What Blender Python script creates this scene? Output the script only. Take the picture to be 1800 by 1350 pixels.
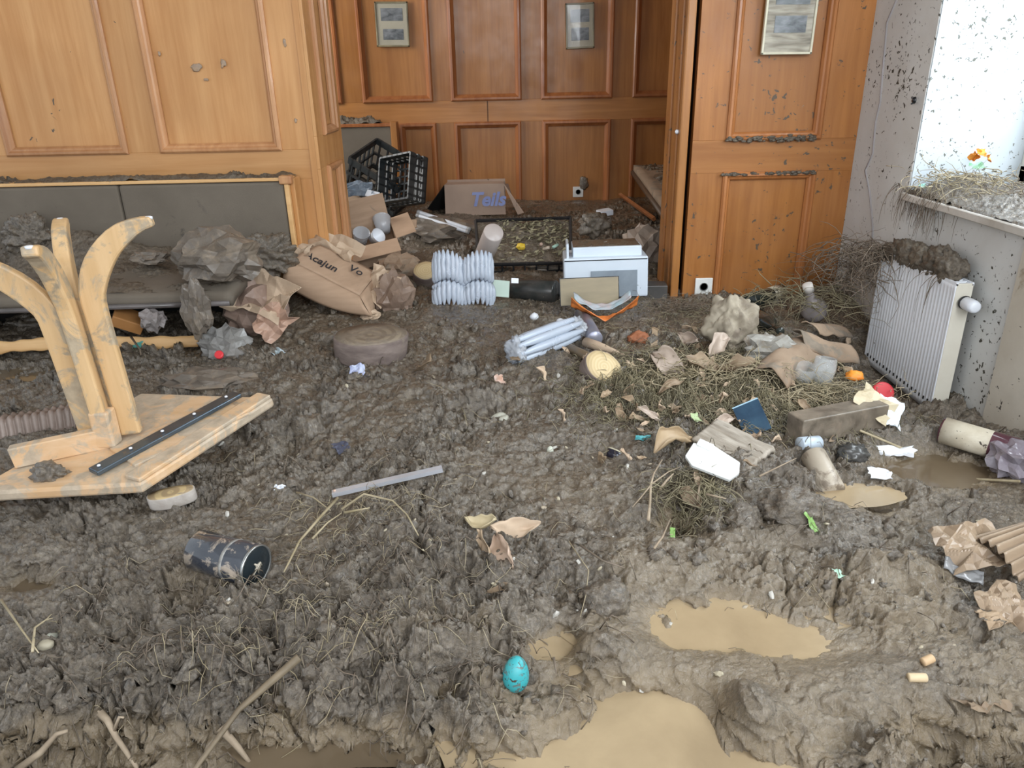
import bpy, bmesh, math, random
import numpy as np
from mathutils import Vector, Matrix, Quaternion, Euler, noise as mn

for o in list(bpy.data.objects):
    bpy.data.objects.remove(o, do_unlink=True)
scene = bpy.context.scene
col = scene.collection
R_ = math.radians
random.seed(7)

# ---------------------------------------------------------------- camera
FPX = 1310.0
CAM = Vector((0, 0, 1.25))
PITCH, ROLL = R_(22.4), R_(1.26)
cF = Vector((0, math.cos(PITCH), -math.sin(PITCH)))
r0 = Vector((1, 0, 0)); u0 = Vector((0, math.sin(PITCH), math.cos(PITCH)))
cR = r0 * math.cos(ROLL) - u0 * math.sin(ROLL)
cU = u0 * math.cos(ROLL) + r0 * math.sin(ROLL)
cam_d = bpy.data.cameras.new('camera'); cam = bpy.data.objects.new('camera', cam_d); col.objects.link(cam)
cam_d.sensor_width = 36.0; cam_d.lens = 36.0 * FPX / 1800.0; cam_d.clip_start = 0.02
m3 = Matrix((cR, cU, -cF)).transposed()
cam.matrix_world = Matrix.Translation(CAM) @ m3.to_4x4()
scene.camera = cam

# ---------------------------------------------------------------- world, lights, exposure
w = bpy.data.worlds.new('world'); scene.world = w; w.use_nodes = True
bgn = w.node_tree.nodes['Background']
bgn.inputs[0].default_value = (0.86, 0.93, 1.0, 1); bgn.inputs[1].default_value = .85
def area(name, loc, tgt, sx, sy, power, colr):
    L = bpy.data.lights.new(name, 'AREA'); L.shape = 'RECTANGLE'; L.size = sx; L.size_y = sy
    L.energy = power; L.color = colr
    o = bpy.data.objects.new(name, L); col.objects.link(o); o.location = loc
    o.rotation_euler = (Vector(tgt) - Vector(loc)).to_track_quat('-Z', 'Y').to_euler()
    return o
area('window_daylight', (2.35, 2.3, 1.7), (0.9, 1.9, 0.5), 1.3, 1.3, 44, (0.85, 0.94, 1.0))
area('rear_fill_daylight', (0.3, -1.7, 2.35), (0.0, 3.0, 0.3), 3.6, 1.6, 82, (0.95, 0.97, 1.0))  # added area lamp behind the camera, no window built there
area('side_window_daylight', (1.6, 0.2, 1.9), (-0.4, 2.2, 0.0), 1.4, 1.3, 62, (0.86, 0.93, 1.0))
area('alcove_fill_light', (-2.6, 5.1, 1.9), (0.3, 5.6, 0.5), 1.2, 1.3, 34, (1.0, 0.97, 0.92))  # lamp added to brighten the alcove, no window there
vs = scene.view_settings
vs.view_transform = 'Standard'; vs.look = 'None'; vs.gamma = 1.0; vs.use_curve_mapping = False
vs.exposure = 0.36

# ---------------------------------------------------------------- pixel -> place
def ray(px, py):
    return cF + cR * ((px - 900) / FPX) - cU * ((py - 675) / FPX)
def PY(px, py, Y):
    r = ray(px, py); return CAM + r * (Y / r.y)
def PX(px, py, X):
    r = ray(px, py); return CAM + r * (X / r.x)
def PZ(px, py, z):
    r = ray(px, py); return CAM + r * ((z - CAM.z) / r.z)

# ---------------------------------------------------------------- array noise
def _hash(ix, iy, seed):
    h = (ix.astype(np.int64) * 374761393 + iy.astype(np.int64) * 668265263 + seed * 1442695041) & 0xffffffff
    h = ((h ^ (h >> 13)) * 1274126177) & 0xffffffff
    h = ((h ^ (h >> 16)) * 2246822519) & 0xffffffff
    return ((h ^ (h >> 15)) & 0xffffff).astype(np.float64) / 16777216.0
def perlin(x, y, seed=0):
    ix = np.floor(x); iy = np.floor(y); fx = x - ix; fy = y - iy
    ux = fx * fx * fx * (fx * (fx * 6 - 15) + 10); uy = fy * fy * fy * (fy * (fy * 6 - 15) + 10)
    def g(ox, oy):
        a = _hash(ix + ox, iy + oy, seed) * 6.2831853
        return np.cos(a) * (fx - ox) + np.sin(a) * (fy - oy)
    a = g(0, 0) * (1 - ux) + g(1, 0) * ux; b = g(0, 1) * (1 - ux) + g(1, 1) * ux
    return (a * (1 - uy) + b * uy) * 1.5
def fbm(x, y, seed=0, o=4):
    s = 0.0; a = 1.0; t = 0.0
    for k in range(o):
        s = s + a * perlin(x * 2 ** k + 17.3 * k, y * 2 ** k - 9.1 * k, seed + k); t += a; a *= 0.5
    return s / t
def ridged(x, y, seed=0, o=3):
    s = 0.0; a = 1.0; t = 0.0
    for k in range(o):
        s = s + a * (1 - np.abs(perlin(x * 2.1 ** k, y * 2.1 ** k, seed + k)) * 2); t += a; a *= 0.5
    return s / t
def worley(x, y, seed=0):
    ix = np.floor(x); iy = np.floor(y)
    best = np.full(x.shape, 9.0); sec = np.full(x.shape, 9.0); sid = np.zeros(x.shape)
    for ox in (-1, 0, 1):
        for oy in (-1, 0, 1):
            hx = _hash(ix + ox, iy + oy, seed); hy = _hash(ix + ox, iy + oy, seed + 77)
            d = (x - ix - ox - hx) ** 2 + (y - iy - oy - hy) ** 2
            m = d < best
            sec = np.where(m, best, np.minimum(sec, d))
            best = np.where(m, d, best); sid = np.where(m, _hash(ix + ox, iy + oy, seed + 5), sid)
    f1, f2 = np.sqrt(best), np.sqrt(sec)
    return f1, f2, sid
def chunks(x, y, sc, seed, edge=.3):
    """broken, flat-topped crumbs with cracks between them"""
    f1, f2, sid = worley(x * sc, y * sc, seed)
    e = np.clip((f2 - f1) / edge, 0, 1)
    sid = sid ** 1.7
    return sid * (.3 + .7 * np.sqrt(e)) - .10 * (1 - e) + .2 * (1 - f1) * sid + .12
def sstep(a, b, x):
    t = np.clip((x - a) / (b - a), 0, 1); return t * t * (3 - 2 * t)

# mounds (+) and hollows (-): pixel centre, radii in metres, height
HILLS = [(560, 1060, .42, .20, .055), (120, 1000, .30, .20, .02), (330, 1190, .22, .06, .05), (700, 1150, .16, .07, .03),
         (150, 1320, .36, .09, -.21), (540, 545, .28, .14, .05), (600, 1300, .22, .055, -.11), (780, 1200, .035, .03, -.07), (640, 1190, .05, .02, -.05), (1010, 1160, .03, .05, -.05), (1690, 1290, .13, .05, -.20), (1520, 1190, .14, .07, .015),
         (1120, 1285, .18, .11, -.13), (1150, 1225, .14, .06, -.06), (1260, 1110, .16, .05, -.01), (1230, 1040, .03, .02, .03), (1300, 1085, .035, .02, .03), (1180, 1075, .02, .03, .03), (1370, 1340, .07, .05, -.09), (1250, 1350, .12, .04, -.08), (1230, 1070, .13, .09, -.085), (970, 1120, .06, .045, -.08),
         (1390, 1100, .16, .10, -.045), (900, 1310, .06, .05, -.05),
         (1500, 872, .12, .035, -.085), (1640, 810, .16, .10, -.12), (1600, 700, .10, .20, -.07),
         (1185, 905, .045, .07, -.10), (800, 600, .12, .09, -.04), (40, 1020, .10, .05, -.07), (30, 655, .30, .18, -.05),
         (1250, 640, .45, .25, .05), (1480, 590, .2, .15, .02), (1290, 830, .14, .08, .04), (1300, 960, .2, .1, .02), (1400, 900, .1, .06, .03),
         (700, 430, .35, .4, .04), (560, 560, .4, .25, .02), (780, 980, .2, .12, .02),
         (1040, 1145, .07, .035, .06), (1000, 1225, .05, .035, .05), (880, 1270, .06, .035, .05),
         (1570, 1315, .055, .07, .10), (1310, 1235, .05, .045, .07), (1330, 1270, .04, .03, .05), (1040, 1225, .03, .03, .03), (1480, 930, .10, .05, .03), (1130, 990, .09, .05, .02), (1560, 1010, .14, .06, .05)]
_H = [(1.54, 2.85, .19, .40, -.20), (1.60, 2.3, .2, .2, -.06)]
for (px, py, rx, ry, a) in HILLS:
    p = PZ(px, py, .17); _H.append((p.x, p.y, rx, ry, a))
SMOOTH = []
for (px, py, rx, ry, a) in [(1060, 365, .6, .45, .85), (1190, 1290, .26, .14, .9), (1230, 1070, .2, .12, .65), (1640, 810, .25, .15, .8),
                            (1390, 1100, .24, .16, .6), (1240, 1170, .26, .12, .6), (1480, 1180, .2, .1, .45), (970, 1120, .08, .06, .7), (1000, 840, .35, .15, .35), (1560, 1200, .2, .12, .3), (40, 1020, .12, .07, .8),
                            (850, 600, .3, .2, .25), (1500, 870, .15, .05, .8), (600, 1290, .2, .06, .5)]:
    p = PZ(px, py, .2); SMOOTH.append((p.x, p.y, rx, ry, a))
def base_h(x, y):
    h = .175 + .035 * sstep(1.5, 2.6, y) + .095 * sstep(3.8, 5.4, y)
    for (cx, cy, rx, ry, a) in _H:
        h = h + a * np.exp(-((x - cx) / rx) ** 2 - ((y - cy) / ry) ** 2)
    # flattened under the overturned table
    return h + fbm(x * 2.6, y * 2.6, 3, 2) * .03
def rough_amt(x, y):
    s = np.ones_like(x)
    for (cx, cy, rx, ry, a) in SMOOTH:
        s = s * (1 - a * np.exp(-((x - cx) / rx) ** 2 - ((y - cy) / ry) ** 2))
    return s
def mud_detail(x, y, seed=0, fine=True):
    wx = x + fbm(x * 9, y * 9, seed + 5, 4) * .085; wy = y + fbm(x * 9 + 40, y * 9, seed + 6, 4) * .085
    zone = sstep(-.15, .32, fbm(x * 2.3, y * 2.3, seed + 8, 3) + .28 * sstep(1.75, 1.2, y) * sstep(.35, .0, x))
    d = (ridged(wx * 5, wy * 7.5, seed + 11, 5) - .55) * .062 * (.55 + .45 * zone)
    d = d + (chunks(wx, wy, 9, seed + 21) - .4) * .030 * (.10 + 1.0 * zone)
    d = d + (chunks(wx, wy, 23, seed + 31) - .4) * .016 * (.15 + .95 * zone)
    if fine:
        wx2 = x + fbm(x * 38, y * 38, seed + 45, 3) * .014; wy2 = y + fbm(x * 38 + 9, y * 38, seed + 46, 3) * .014
        d = d + (chunks(wx2, wy2, 52, seed + 41) - .4) * .009 * (.3 + .9 * zone)
        d = d + (ridged(wx2 * 26, wy2 * 40, seed + 51, 3) - .5) * .012 * (.6 + .5 * zone)
        d = d + (chunks(wx2, wy2, 115, seed + 43) - .4) * .0055 * (.4 + .7 * zone)
        d = d + fbm(x * 150, y * 150, seed + 61, 2) * .002
    cr = np.abs(perlin(wx * 4.2, wy * 5.2, seed + 71))
    d = d - np.exp(-(cr / .04) ** 2) * .040 * zone
    return d
def mud_h(x, y):
    return base_h(x, y) + mud_detail(x, y) * rough_amt(x, y) * (1 - .35 * sstep(2.0, 3.6, y))
def GZ(x, y):
    a = np.array([x + dx for dx in (-.02, 0, .02) for _ in range(3)]); b = np.array([y + dy for _ in range(3) for dy in (-.02, 0, .02)])
    return float(np.mean(mud_h(a, b)))
def G(px, py, dz=0.0):
    r = ray(px, py); t = np.linspace(.6, 8.5, 1600)
    xs = CAM.x + r.x * t; ys = CAM.y + r.y * t; zs = CAM.z + r.z * t
    hit = np.nonzero(zs < base_h(xs, ys) + .008 + dz)[0]
    k = hit[0] if len(hit) else -1
    return Vector((xs[k], ys[k], GZ(xs[k], ys[k]) + dz))
def S(px, py):
    p = G(px, py); return (p - CAM).dot(cF) / FPX

# ---------------------------------------------------------------- materials
MUD_C = (0.17, 0.138, 0.105)
_mats = {}
def mat(name, c1, c2=None, scale=8.0, stretch=(1, 1, 1), rough=.6, rough2=None, bump=.0, bscale=None, mud=0.0, mscale=7.0, top=0.0,
        spec=.5, metal=0.0, trans=0.0, alpha=1.0, coat=0.0, ring=False, wave=0.0, speck=0.0, sscale=60, speckc=(.05, .04, .03), mudc=MUD_C, ior=1.45, detail=6, varn=0.0):
    if name in _mats: return _mats[name]
    m = bpy.data.materials.new(name); m.use_nodes = True
    nt = m.node_tree; N = nt.nodes; L = nt.links
    b = N['Principled BSDF']
    c2 = c2 or tuple(x * .75 for x in c1)
    tc = N.new('ShaderNodeTexCoord'); mp = N.new('ShaderNodeMapping'); mp.inputs['Scale'].default_value = stretch
    L.new(tc.outputs['Object'], mp.inputs[0])
    def noise(sc, det=detail, vec=None, dist=0.0, ro=.6):
        n = N.new('ShaderNodeTexNoise'); n.inputs['Scale'].default_value = sc; n.inputs['Detail'].default_value = det
        n.inputs['Roughness'].default_value = ro; n.inputs['Distortion'].default_value = dist
        L.new(vec or mp.outputs[0], n.inputs['Vector']); return n.outputs['Fac']
    def ramp(src, p0, p1, a=(0, 0, 0), bb=(1, 1, 1)):
        r = N.new('ShaderNodeValToRGB'); r.color_ramp.elements[0].position = p0; r.color_ramp.elements[1].position = p1
        r.color_ramp.elements[0].color = (*a, 1); r.color_ramp.elements[1].color = (*bb, 1); L.new(src, r.inputs[0]); return r.outputs[0]
    def mix(f, a, bb):
        x = N.new('ShaderNodeMix'); x.data_type = 'RGBA'
        if isinstance(f, float): x.inputs[0].default_value = f
        else: L.new(f, x.inputs[0])
        for i, q in ((6, a), (7, bb)):
            if isinstance(q, tuple): x.inputs[i].default_value = (*q, 1)
            else: L.new(q, x.inputs[i])
        return x.outputs[2]
    src = noise(scale, dist=.3)
    if ring:
        wv = N.new('ShaderNodeTexWave'); wv.wave_type = 'RINGS'; wv.rings_direction = 'Z'; wv.inputs['Scale'].default_value = scale
        wv.inputs['Distortion'].default_value = 1.5; wv.inputs['Detail'].default_value = 3; L.new(tc.outputs['Object'], wv.inputs[0]); src = wv.outputs['Fac']
    c = ramp(src, .32, .68, c1, c2)
    if varn:
        oi = N.new('ShaderNodeObjectInfo'); hs = N.new('ShaderNodeHueSaturation')
        mr = N.new('ShaderNodeMapRange'); mr.inputs[3].default_value = 1 - varn; mr.inputs[4].default_value = 1 + varn
        L.new(oi.outputs['Random'], mr.inputs[0]); L.new(mr.outputs[0], hs.inputs['Value']); L.new(c, hs.inputs['Color']); c = hs.outputs[0]
        big = noise(1.3, 3, tc.outputs['Object']); c = mix(ramp(big, .35, .65), c, mix(.5, c, tuple(x * .72 for x in c2)))
    rg = None
    if rough2 is not None:
        rg = ramp(noise(scale * 1.7 + 1, 4, tc.outputs['Object']), .35, .65, (rough,) * 3, (rough2,) * 3)
    if speck:
        s1 = noise(sscale, 3, tc.outputs['Object'], .6, .55)
        th = .86 - speck * .15
        s2 = noise(3.2, 3, tc.outputs['Object'])
        ad = N.new('ShaderNodeMath'); ad.operation = 'MULTIPLY_ADD'; ad.inputs[1].default_value = .35; L.new(s2, ad.inputs[0]); L.new(s1, ad.inputs[2])
        c = mix(ramp(ad.outputs[0], th + .1, th + .13), c, speckc)
    if mud or top:
        f = None
        if mud:
            q = noise(mscale, 8, tc.outputs['Object'], 1.0, .68); t = .72 - .44 * mud
            f = ramp(q, t, t + .07)
        if top:
            ge = N.new('ShaderNodeNewGeometry'); sp = N.new('ShaderNodeSeparateXYZ'); L.new(ge.outputs['Normal'], sp.inputs[0])
            q = noise(mscale * 1.6, 6, tc.outputs['Object'], .6)
            a2 = N.new('ShaderNodeMath'); a2.operation = 'MULTIPLY'; L.new(sp.outputs[2], a2.inputs[0]); a2.inputs[1].default_value = top
            a3 = N.new('ShaderNodeMath'); a3.operation = 'ADD'; L.new(a2.outputs[0], a3.inputs[0]); L.new(q, a3.inputs[1])
            ft = ramp(a3.outputs[0], .98, 1.06)
            if f is None: f = ft
            else:
                mx = N.new('ShaderNodeMath'); mx.operation = 'MAXIMUM'; L.new(f, mx.inputs[0]); L.new(ft, mx.inputs[1]); f = mx.outputs[0]
        mc = ramp(noise(30, 5, tc.outputs['Object']), .3, .7, mudc, tuple(x * 1.5 for x in mudc))
        c = mix(f, c, mc)
        if trans: 
            iv = N.new('ShaderNodeMath'); iv.operation = 'SUBTRACT'; iv.inputs[0].default_value = 1; L.new(f, iv.inputs[1])
            ml = N.new('ShaderNodeMath'); ml.operation = 'MULTIPLY'; L.new(iv.outputs[0], ml.inputs[0]); ml.inputs[1].default_value = trans
            L.new(ml.outputs[0], b.inputs['Transmission Weight'])
    elif trans: b.inputs['Transmission Weight'].default_value = trans
    L.new(c, b.inputs['Base Color'])
    if rg is not None: L.new(rg, b.inputs['Roughness'])
    else: b.inputs['Roughness'].default_value = rough
    b.inputs['Metallic'].default_value = metal; b.inputs['Specular IOR Level'].default_value = spec
    b.inputs['Alpha'].default_value = alpha; b.inputs['Coat Weight'].default_value = coat; b.inputs['Coat Roughness'].default_value = .12
    b.inputs['IOR'].default_value = ior
    if bump:
        bp = N.new('ShaderNodeBump'); bp.inputs['Strength'].default_value = bump; bp.inputs['Distance'].default_value = .004
        L.new(noise(bscale or scale * 2, 6), bp.inputs['Height']); L.new(bp.outputs[0], b.inputs['Normal'])
    _mats[name] = m
    return m

def mud_material(name, wet=.5, dark=1.0):
    m = bpy.data.materials.new(name); m.use_nodes = True
    nt = m.node_tree; N = nt.nodes; L = nt.links; b = N['Principled BSDF']
    tc = N.new('ShaderNodeTexCoord')
    def noise(sc, det=6, ro=.6, dist=0.0):
        n = N.new('ShaderNodeTexNoise'); n.inputs['Scale'].default_value = sc; n.inputs['Detail'].default_value = det
        n.inputs['Roughness'].default_value = ro; n.inputs['Distortion'].default_value = dist; L.new(tc.outputs['Object'], n.inputs['Vector']); return n.outputs['Fac']
    def ramp(src, stops):
        r = N.new('ShaderNodeValToRGB'); e = r.color_ramp.elements
        while len(e) < len(stops): e.new(.5)
        for i, (p, c) in enumerate(stops): e[i].position = p; e[i].color = (*c, 1) if isinstance(c, tuple) else (c, c, c, 1)
        L.new(src, r.inputs[0]); return r.outputs[0]
    k = dark * .74
    c = ramp(noise(5.0, 9, .70, .4), [(.30, (.085 * k, .064 * k, .042 * k)), (.45, (.155 * k, .121 * k, .082 * k)), (.60, (.225 * k, .178 * k, .124 * k)), (.75, (.31 * k, .25 * k, .178 * k))])
    c2 = ramp(noise(75, 6, .75), [(.38, (.055 * k, .042 * k, .028 * k)), (.52, (.20 * k, .158 * k, .112 * k)), (.66, (.36 * k, .30 * k, .22 * k))])
    mx = N.new('ShaderNodeMix'); mx.data_type = 'RGBA'; mx.inputs[0].default_value = .58; L.new(c, mx.inputs[6]); L.new(c2, mx.inputs[7])
    at = N.new('ShaderNodeAttribute'); at.attribute_name = 'wet'
    m2 = N.new('ShaderNodeMix'); m2.data_type = 'RGBA'; L.new(at.outputs['Fac'], m2.inputs[0]); L.new(mx.outputs[2], m2.inputs[6]); m2.inputs[7].default_value = (.225, .168, .10, 1)
    L.new(m2.outputs[2], b.inputs['Base Color'])
    r = ramp(noise(2.6, 5, .6), [(.40, .12 + .35 * (1 - wet)), (.64, .34 + .3 * (1 - wet))])
    m4 = N.new('ShaderNodeMix'); m4.data_type = 'FLOAT'; L.new(at.outputs['Fac'], m4.inputs[0]); L.new(r, m4.inputs[2]); m4.inputs[3].default_value = .06
    L.new(m4.outputs[0], b.inputs['Roughness'])
    b.inputs['Specular IOR Level'].default_value = .75
    b.inputs['Coat Weight'].default_value = .75 * wet; b.inputs['Coat Roughness'].default_value = .09; b.inputs['Coat IOR'].default_value = 1.6
    b1 = N.new('ShaderNodeBump'); b1.inputs['Strength'].default_value = .9; b1.inputs['Distance'].default_value = .0075; L.new(noise(75, 8, .68, .8), b1.inputs['Height'])
    b2 = N.new('ShaderNodeBump'); b2.inputs['Strength'].default_value = .7; b2.inputs['Distance'].default_value = .003; L.new(noise(300, 4, .6), b2.inputs['Height'])
    L.new(b1.outputs[0], b2.inputs['Normal']); L.new(b2.outputs[0], b.inputs['Normal']); L.new(b1.outputs[0], b.inputs['Coat Normal'])
    return m
M_MUD = mud_material('wet_mud', 1.0)
M_MUD2 = mud_material('drier_mud', .1, .92)
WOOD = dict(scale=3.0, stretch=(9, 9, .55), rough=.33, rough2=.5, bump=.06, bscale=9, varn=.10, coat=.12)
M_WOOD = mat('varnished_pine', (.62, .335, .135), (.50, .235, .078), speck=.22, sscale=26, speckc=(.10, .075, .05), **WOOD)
M_WOODH = mat('varnished_pine_rail', (.64, .35, .145), (.52, .25, .085), **{**WOOD, 'stretch': (.55, 9, 9)})
M_MOULD = mat('pine_moulding', (.60, .32, .15), (.44, .20, .085), **{**WOOD, 'rough': .28})
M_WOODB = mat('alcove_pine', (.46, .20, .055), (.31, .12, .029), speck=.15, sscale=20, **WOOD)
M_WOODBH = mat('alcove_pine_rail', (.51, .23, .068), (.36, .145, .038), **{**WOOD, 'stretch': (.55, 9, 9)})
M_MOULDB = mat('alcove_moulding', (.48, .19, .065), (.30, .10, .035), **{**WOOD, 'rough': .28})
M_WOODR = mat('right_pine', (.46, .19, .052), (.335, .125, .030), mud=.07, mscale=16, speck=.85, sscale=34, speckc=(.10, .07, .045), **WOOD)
M_WOODRH = mat('right_pine_rail', (.46, .195, .055), (.345, .13, .032), speck=.85, sscale=34, speckc=(.10, .07, .045), **{**WOOD, 'stretch': (.55, 9, 9)})
M_PALE = mat('pale_beech', (.70, .50, .32), (.60, .38, .20), scale=3, stretch=(2, 9, 9), rough=.5, mud=.58, mscale=7, bump=.05, mudc=(.38, .31, .23))
M_PALEV = mat('pale_beech_leg', (.66, .45, .24), (.55, .35, .165), scale=3, stretch=(9, 9, 1), rough=.48, mud=.50, mscale=7, bump=.05, mudc=(.30, .24, .165))
M_FRAME = mat('bench_trim', (.74, .47, .22), (.62, .36, .15), scale=3, stretch=(1, 9, 9), rough=.4, mud=.2)
M_CARD = mat('cardboard', (.45, .31, .21), (.37, .25, .165), scale=5, stretch=(1, 1, 8), rough=.8, mud=.18, mscale=5)
M_CARDM = mat('muddy_cardboard', (.36, .26, .18), (.24, .17, .115), scale=5, rough=.8, mud=.45, mscale=7, bump=.2)
M_KRAFT = mat('kraft_paper', (.56, .43, .31), (.42, .31, .215), scale=6, rough=.75, mud=.3, mscale=6, bump=.25, bscale=30)
M_LEAF = mat('dead_leaf', (.42, .31, .20), (.22, .155, .10), scale=12, rough=.6, mud=.35, mscale=12, bump=.2, varn=.35)
M_STRAW = mat('straw', (.44, .37, .25), (.26, .21, .12), scale=20, rough=.7)
M_GRASS = mat('muddy_grass', (.27, .235, .14), (.13, .11, .07), scale=14, rough=.6)
M_TWIG = mat('twig_bark', (.40, .32, .23), (.20, .15, .10), scale=14, rough=.7, bump=.3, mud=.2)
M_BARKD = mat('dark_twig', (.20, .155, .115), (.11, .085, .06), scale=14, rough=.6, bump=.3)
M_FABRIC = mat('mud_soaked_fabric', (.135, .112, .086), (.17, .142, .11), scale=3, rough=.85, bump=.25, bscale=220, mud=.22, mscale=7, mudc=(.085, .072, .058))
M_BLACK = mat('black_plastic', (.012, .013, .015), (.02, .02, .022), rough=.25, mud=.12, mscale=12)
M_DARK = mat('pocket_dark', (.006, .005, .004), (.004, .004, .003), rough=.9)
M_STEEL = mat('dark_steel', (.07, .10, .13), (.12, .15, .18), scale=12, rough=.3, metal=.7, mud=.35, mscale=14)
M_WHITE = mat('white_enamel', (.74, .77, .82), (.70, .73, .78), rough=.3, mud=.08, mscale=14)
M_PLAST = mat('clear_film', (.85, .88, .92), (.78, .82, .88), rough=.12, trans=.62, alpha=.9, mud=.16, mscale=9, mudc=(.3, .25, .2))
M_GLASS = mat('clear_glass', (.92, .94, .94), (.9, .92, .92), rough=.04, trans=.6, alpha=.42, ior=1.3)
M_WATER = mat('muddy_water', (.40, .305, .185), (.30, .225, .135), scale=5, rough=.11, bump=.05, bscale=5)
M_WATERD = mat('dark_muddy_water', (.16, .12, .075), (.13, .095, .06), scale=3, rough=.06, bump=.03, bscale=5)

# ---------------------------------------------------------------- mesh building
class MB:
    def __init__(s): s.v = []; s.f = []
    def add(s, vs, fs, M=None):
        k = len(s.v)
        s.v += [tuple(M @ Vector(p)) for p in vs] if M is not None else [tuple(p) for p in vs]
        s.f += [tuple(i + k for i in f) for f in fs]; return s
    def box(s, c, d, M=None):
        x, y, z = d[0] / 2, d[1] / 2, d[2] / 2
        vs = [(c[0] + a * x, c[1] + b * y, c[2] + e * z) for e in (-1, 1) for b in (-1, 1) for a in (-1, 1)]
        return s.add(vs, [(0, 2, 3, 1), (4, 5, 7, 6), (0, 1, 5, 4), (2, 6, 7, 3), (0, 4, 6, 2), (1, 3, 7, 5)], M)
    def lathe(s, prof, n=28, M=None, wob=0.0, seed=0):
        vs = []; fs = []
        for j, (r, z) in enumerate(prof):
            for i in range(n):
                a = 6.28318 * i / n; k = 1 + wob * mn.noise(Vector((math.cos(a) * 1.5, math.sin(a) * 1.5, seed + z * 9)))
                vs.append((r * k * math.cos(a), r * k * math.sin(a), z))
        for j in range(len(prof) - 1):
            for i in range(n):
                fs.append((j * n + i, j * n + (i + 1) % n, (j + 1) * n + (i + 1) % n, (j + 1) * n + i))
        fs.append(tuple(range(n - 1, -1, -1))); fs.append(tuple((len(prof) - 1) * n + i for i in range(n)))
        return s.add(vs, fs, M)
    def tube(s, pts, r, n=7):
        pts = [Vector(p) for p in pts]; vs = []; fs = []
        for j, p in enumerate(pts):
            d = (pts[min(j + 1, len(pts) - 1)] - pts[max(j - 1, 0)]).normalized()
            a = d.cross(Vector((.3, .2, 1))); a = a.normalized() if a.length > 1e-4 else Vector((1, 0, 0)); b = d.cross(a)
            rr = r[j] if isinstance(r, (list, tuple)) else r
            for i in range(n):
                t = 6.28318 * i / n; vs.append(p + a * rr * math.cos(t) + b * rr * math.sin(t))
        for j in range(len(pts) - 1):
            for i in range(n): fs.append((j * n + i, j * n + (i + 1) % n, (j + 1) * n + (i + 1) % n, (j + 1) * n + i))
        fs.append(tuple(range(n - 1, -1, -1))); fs.append(tuple((len(pts) - 1) * n + i for i in range(n)))
        return s.add(vs, fs)
    def sheet(s, fn, nx, ny, M=None):
        vs = [fn(i / nx, j / ny) for j in range(ny + 1) for i in range(nx + 1)]
        fs = [(j * (nx + 1) + i, j * (nx + 1) + i + 1, (j + 1) * (nx + 1) + i + 1, (j + 1) * (nx + 1) + i) for j in range(ny) for i in range(nx)]
        return s.add(vs, fs, M)
    def blob(s, rad, sub=3, amp=.2, freq=3.0, seed=0, crease=0.0, M=None, flat=None):
        bm = bmesh.new(); bmesh.ops.create_icosphere(bm, subdivisions=sub, radius=1)
        vs = []
        o = Vector((seed * 7.3, seed * 3.1, seed * 1.7))
        for v in bm.verts:
            p = v.co.copy(); k = 1 + amp * mn.fractal(p * freq * .5 + o, 1.0, 2.0, 4)
            if crease:
                d, _ = mn.voronoi(p * freq + o); k += crease * (min(d[1] - d[0], .5) - .2)
            q = Vector((p.x * rad[0] * k, p.y * rad[1] * k, p.z * rad[2] * k))
            if flat is not None and q.z < flat: q.z = flat + (q.z - flat) * .15
            vs.append(q)
        fs = [tuple(v.index for v in f.verts) for f in bm.faces]; bm.free()
        return s.add(vs, fs, M)
    def facets(s, rad, seed=0, amp=.3, sub=2, M=None, cuts=2, fine=.05, flat=None):
        rnd_ = random.Random(seed); bm = bmesh.new(); bmesh.ops.create_icosphere(bm, subdivisions=sub, radius=1)
        for v in bm.verts: v.co *= 1 + amp * rnd_.uniform(-1, .8)
        bmesh.ops.subdivide_edges(bm, edges=bm.edges[:], cuts=cuts, use_grid_fill=True)
        for v in bm.verts: v.co *= 1 + fine * rnd_.uniform(-1, 1)
        bm.verts.index_update(); vs = []
        for v in bm.verts:
            q = Vector((v.co.x * rad[0], v.co.y * rad[1], v.co.z * rad[2]))
            if flat is not None and q.z < flat: q.z = flat
            vs.append(q)
        fs = [tuple(v.index for v in f.verts) for f in bm.faces]; bm.free()
        return s.add(vs, fs, M)
    def build(s, name, m, parent=None, smooth=True, bevel=0, solid=0, sub=0, loc=None, rot=None, inner=None):
        me = bpy.data.meshes.new(name); me.from_pydata(s.v, [], s.f); me.update()
        if smooth:
            me.polygons.foreach_set('use_smooth', [True] * len(me.polygons))
        o = bpy.data.objects.new(name, me); col.objects.link(o); me.materials.append(m)
        if parent is not None: o.parent = parent
        if loc is not None: o.location = loc
        if rot is not None: o.rotation_euler = rot
        if solid: q = o.modifiers.new('solid', 'SOLIDIFY'); q.thickness = solid; q.offset = 0
        if sub: q = o.modifiers.new('sub', 'SUBSURF'); q.levels = sub; q.render_levels = sub
        if bevel: q = o.modifiers.new('bevel', 'BEVEL'); q.width = bevel; q.segments = 2; q.limit_method = 'ANGLE'
        return o
def lattice(seed, n):
    rr = random.Random(seed); T = [[rr.uniform(-1, 1) for _ in range(n + 2)] for _ in range(n + 2)]
    def f(u, v):
        x = min(max(u, 0), .9999) * n; y = min(max(v, 0), .9999) * n; i = int(x); j = int(y); fu = x - i; fv = y - j
        a, b_, c_, d_ = T[j][i], T[j][i + 1], T[j + 1][i], T[j + 1][i + 1]
        if (i + j) % 2: 
            return a + (b_ - a) * fu + (c_ - a) * fv if fu + fv < 1 else d_ + (c_ - d_) * (1 - fu) + (b_ - d_) * (1 - fv)
        return a + (b_ - a) * fu + (d_ - b_) * fv if fu > fv else a + (d_ - c_) * fu + (c_ - a) * fv
    return f
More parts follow.
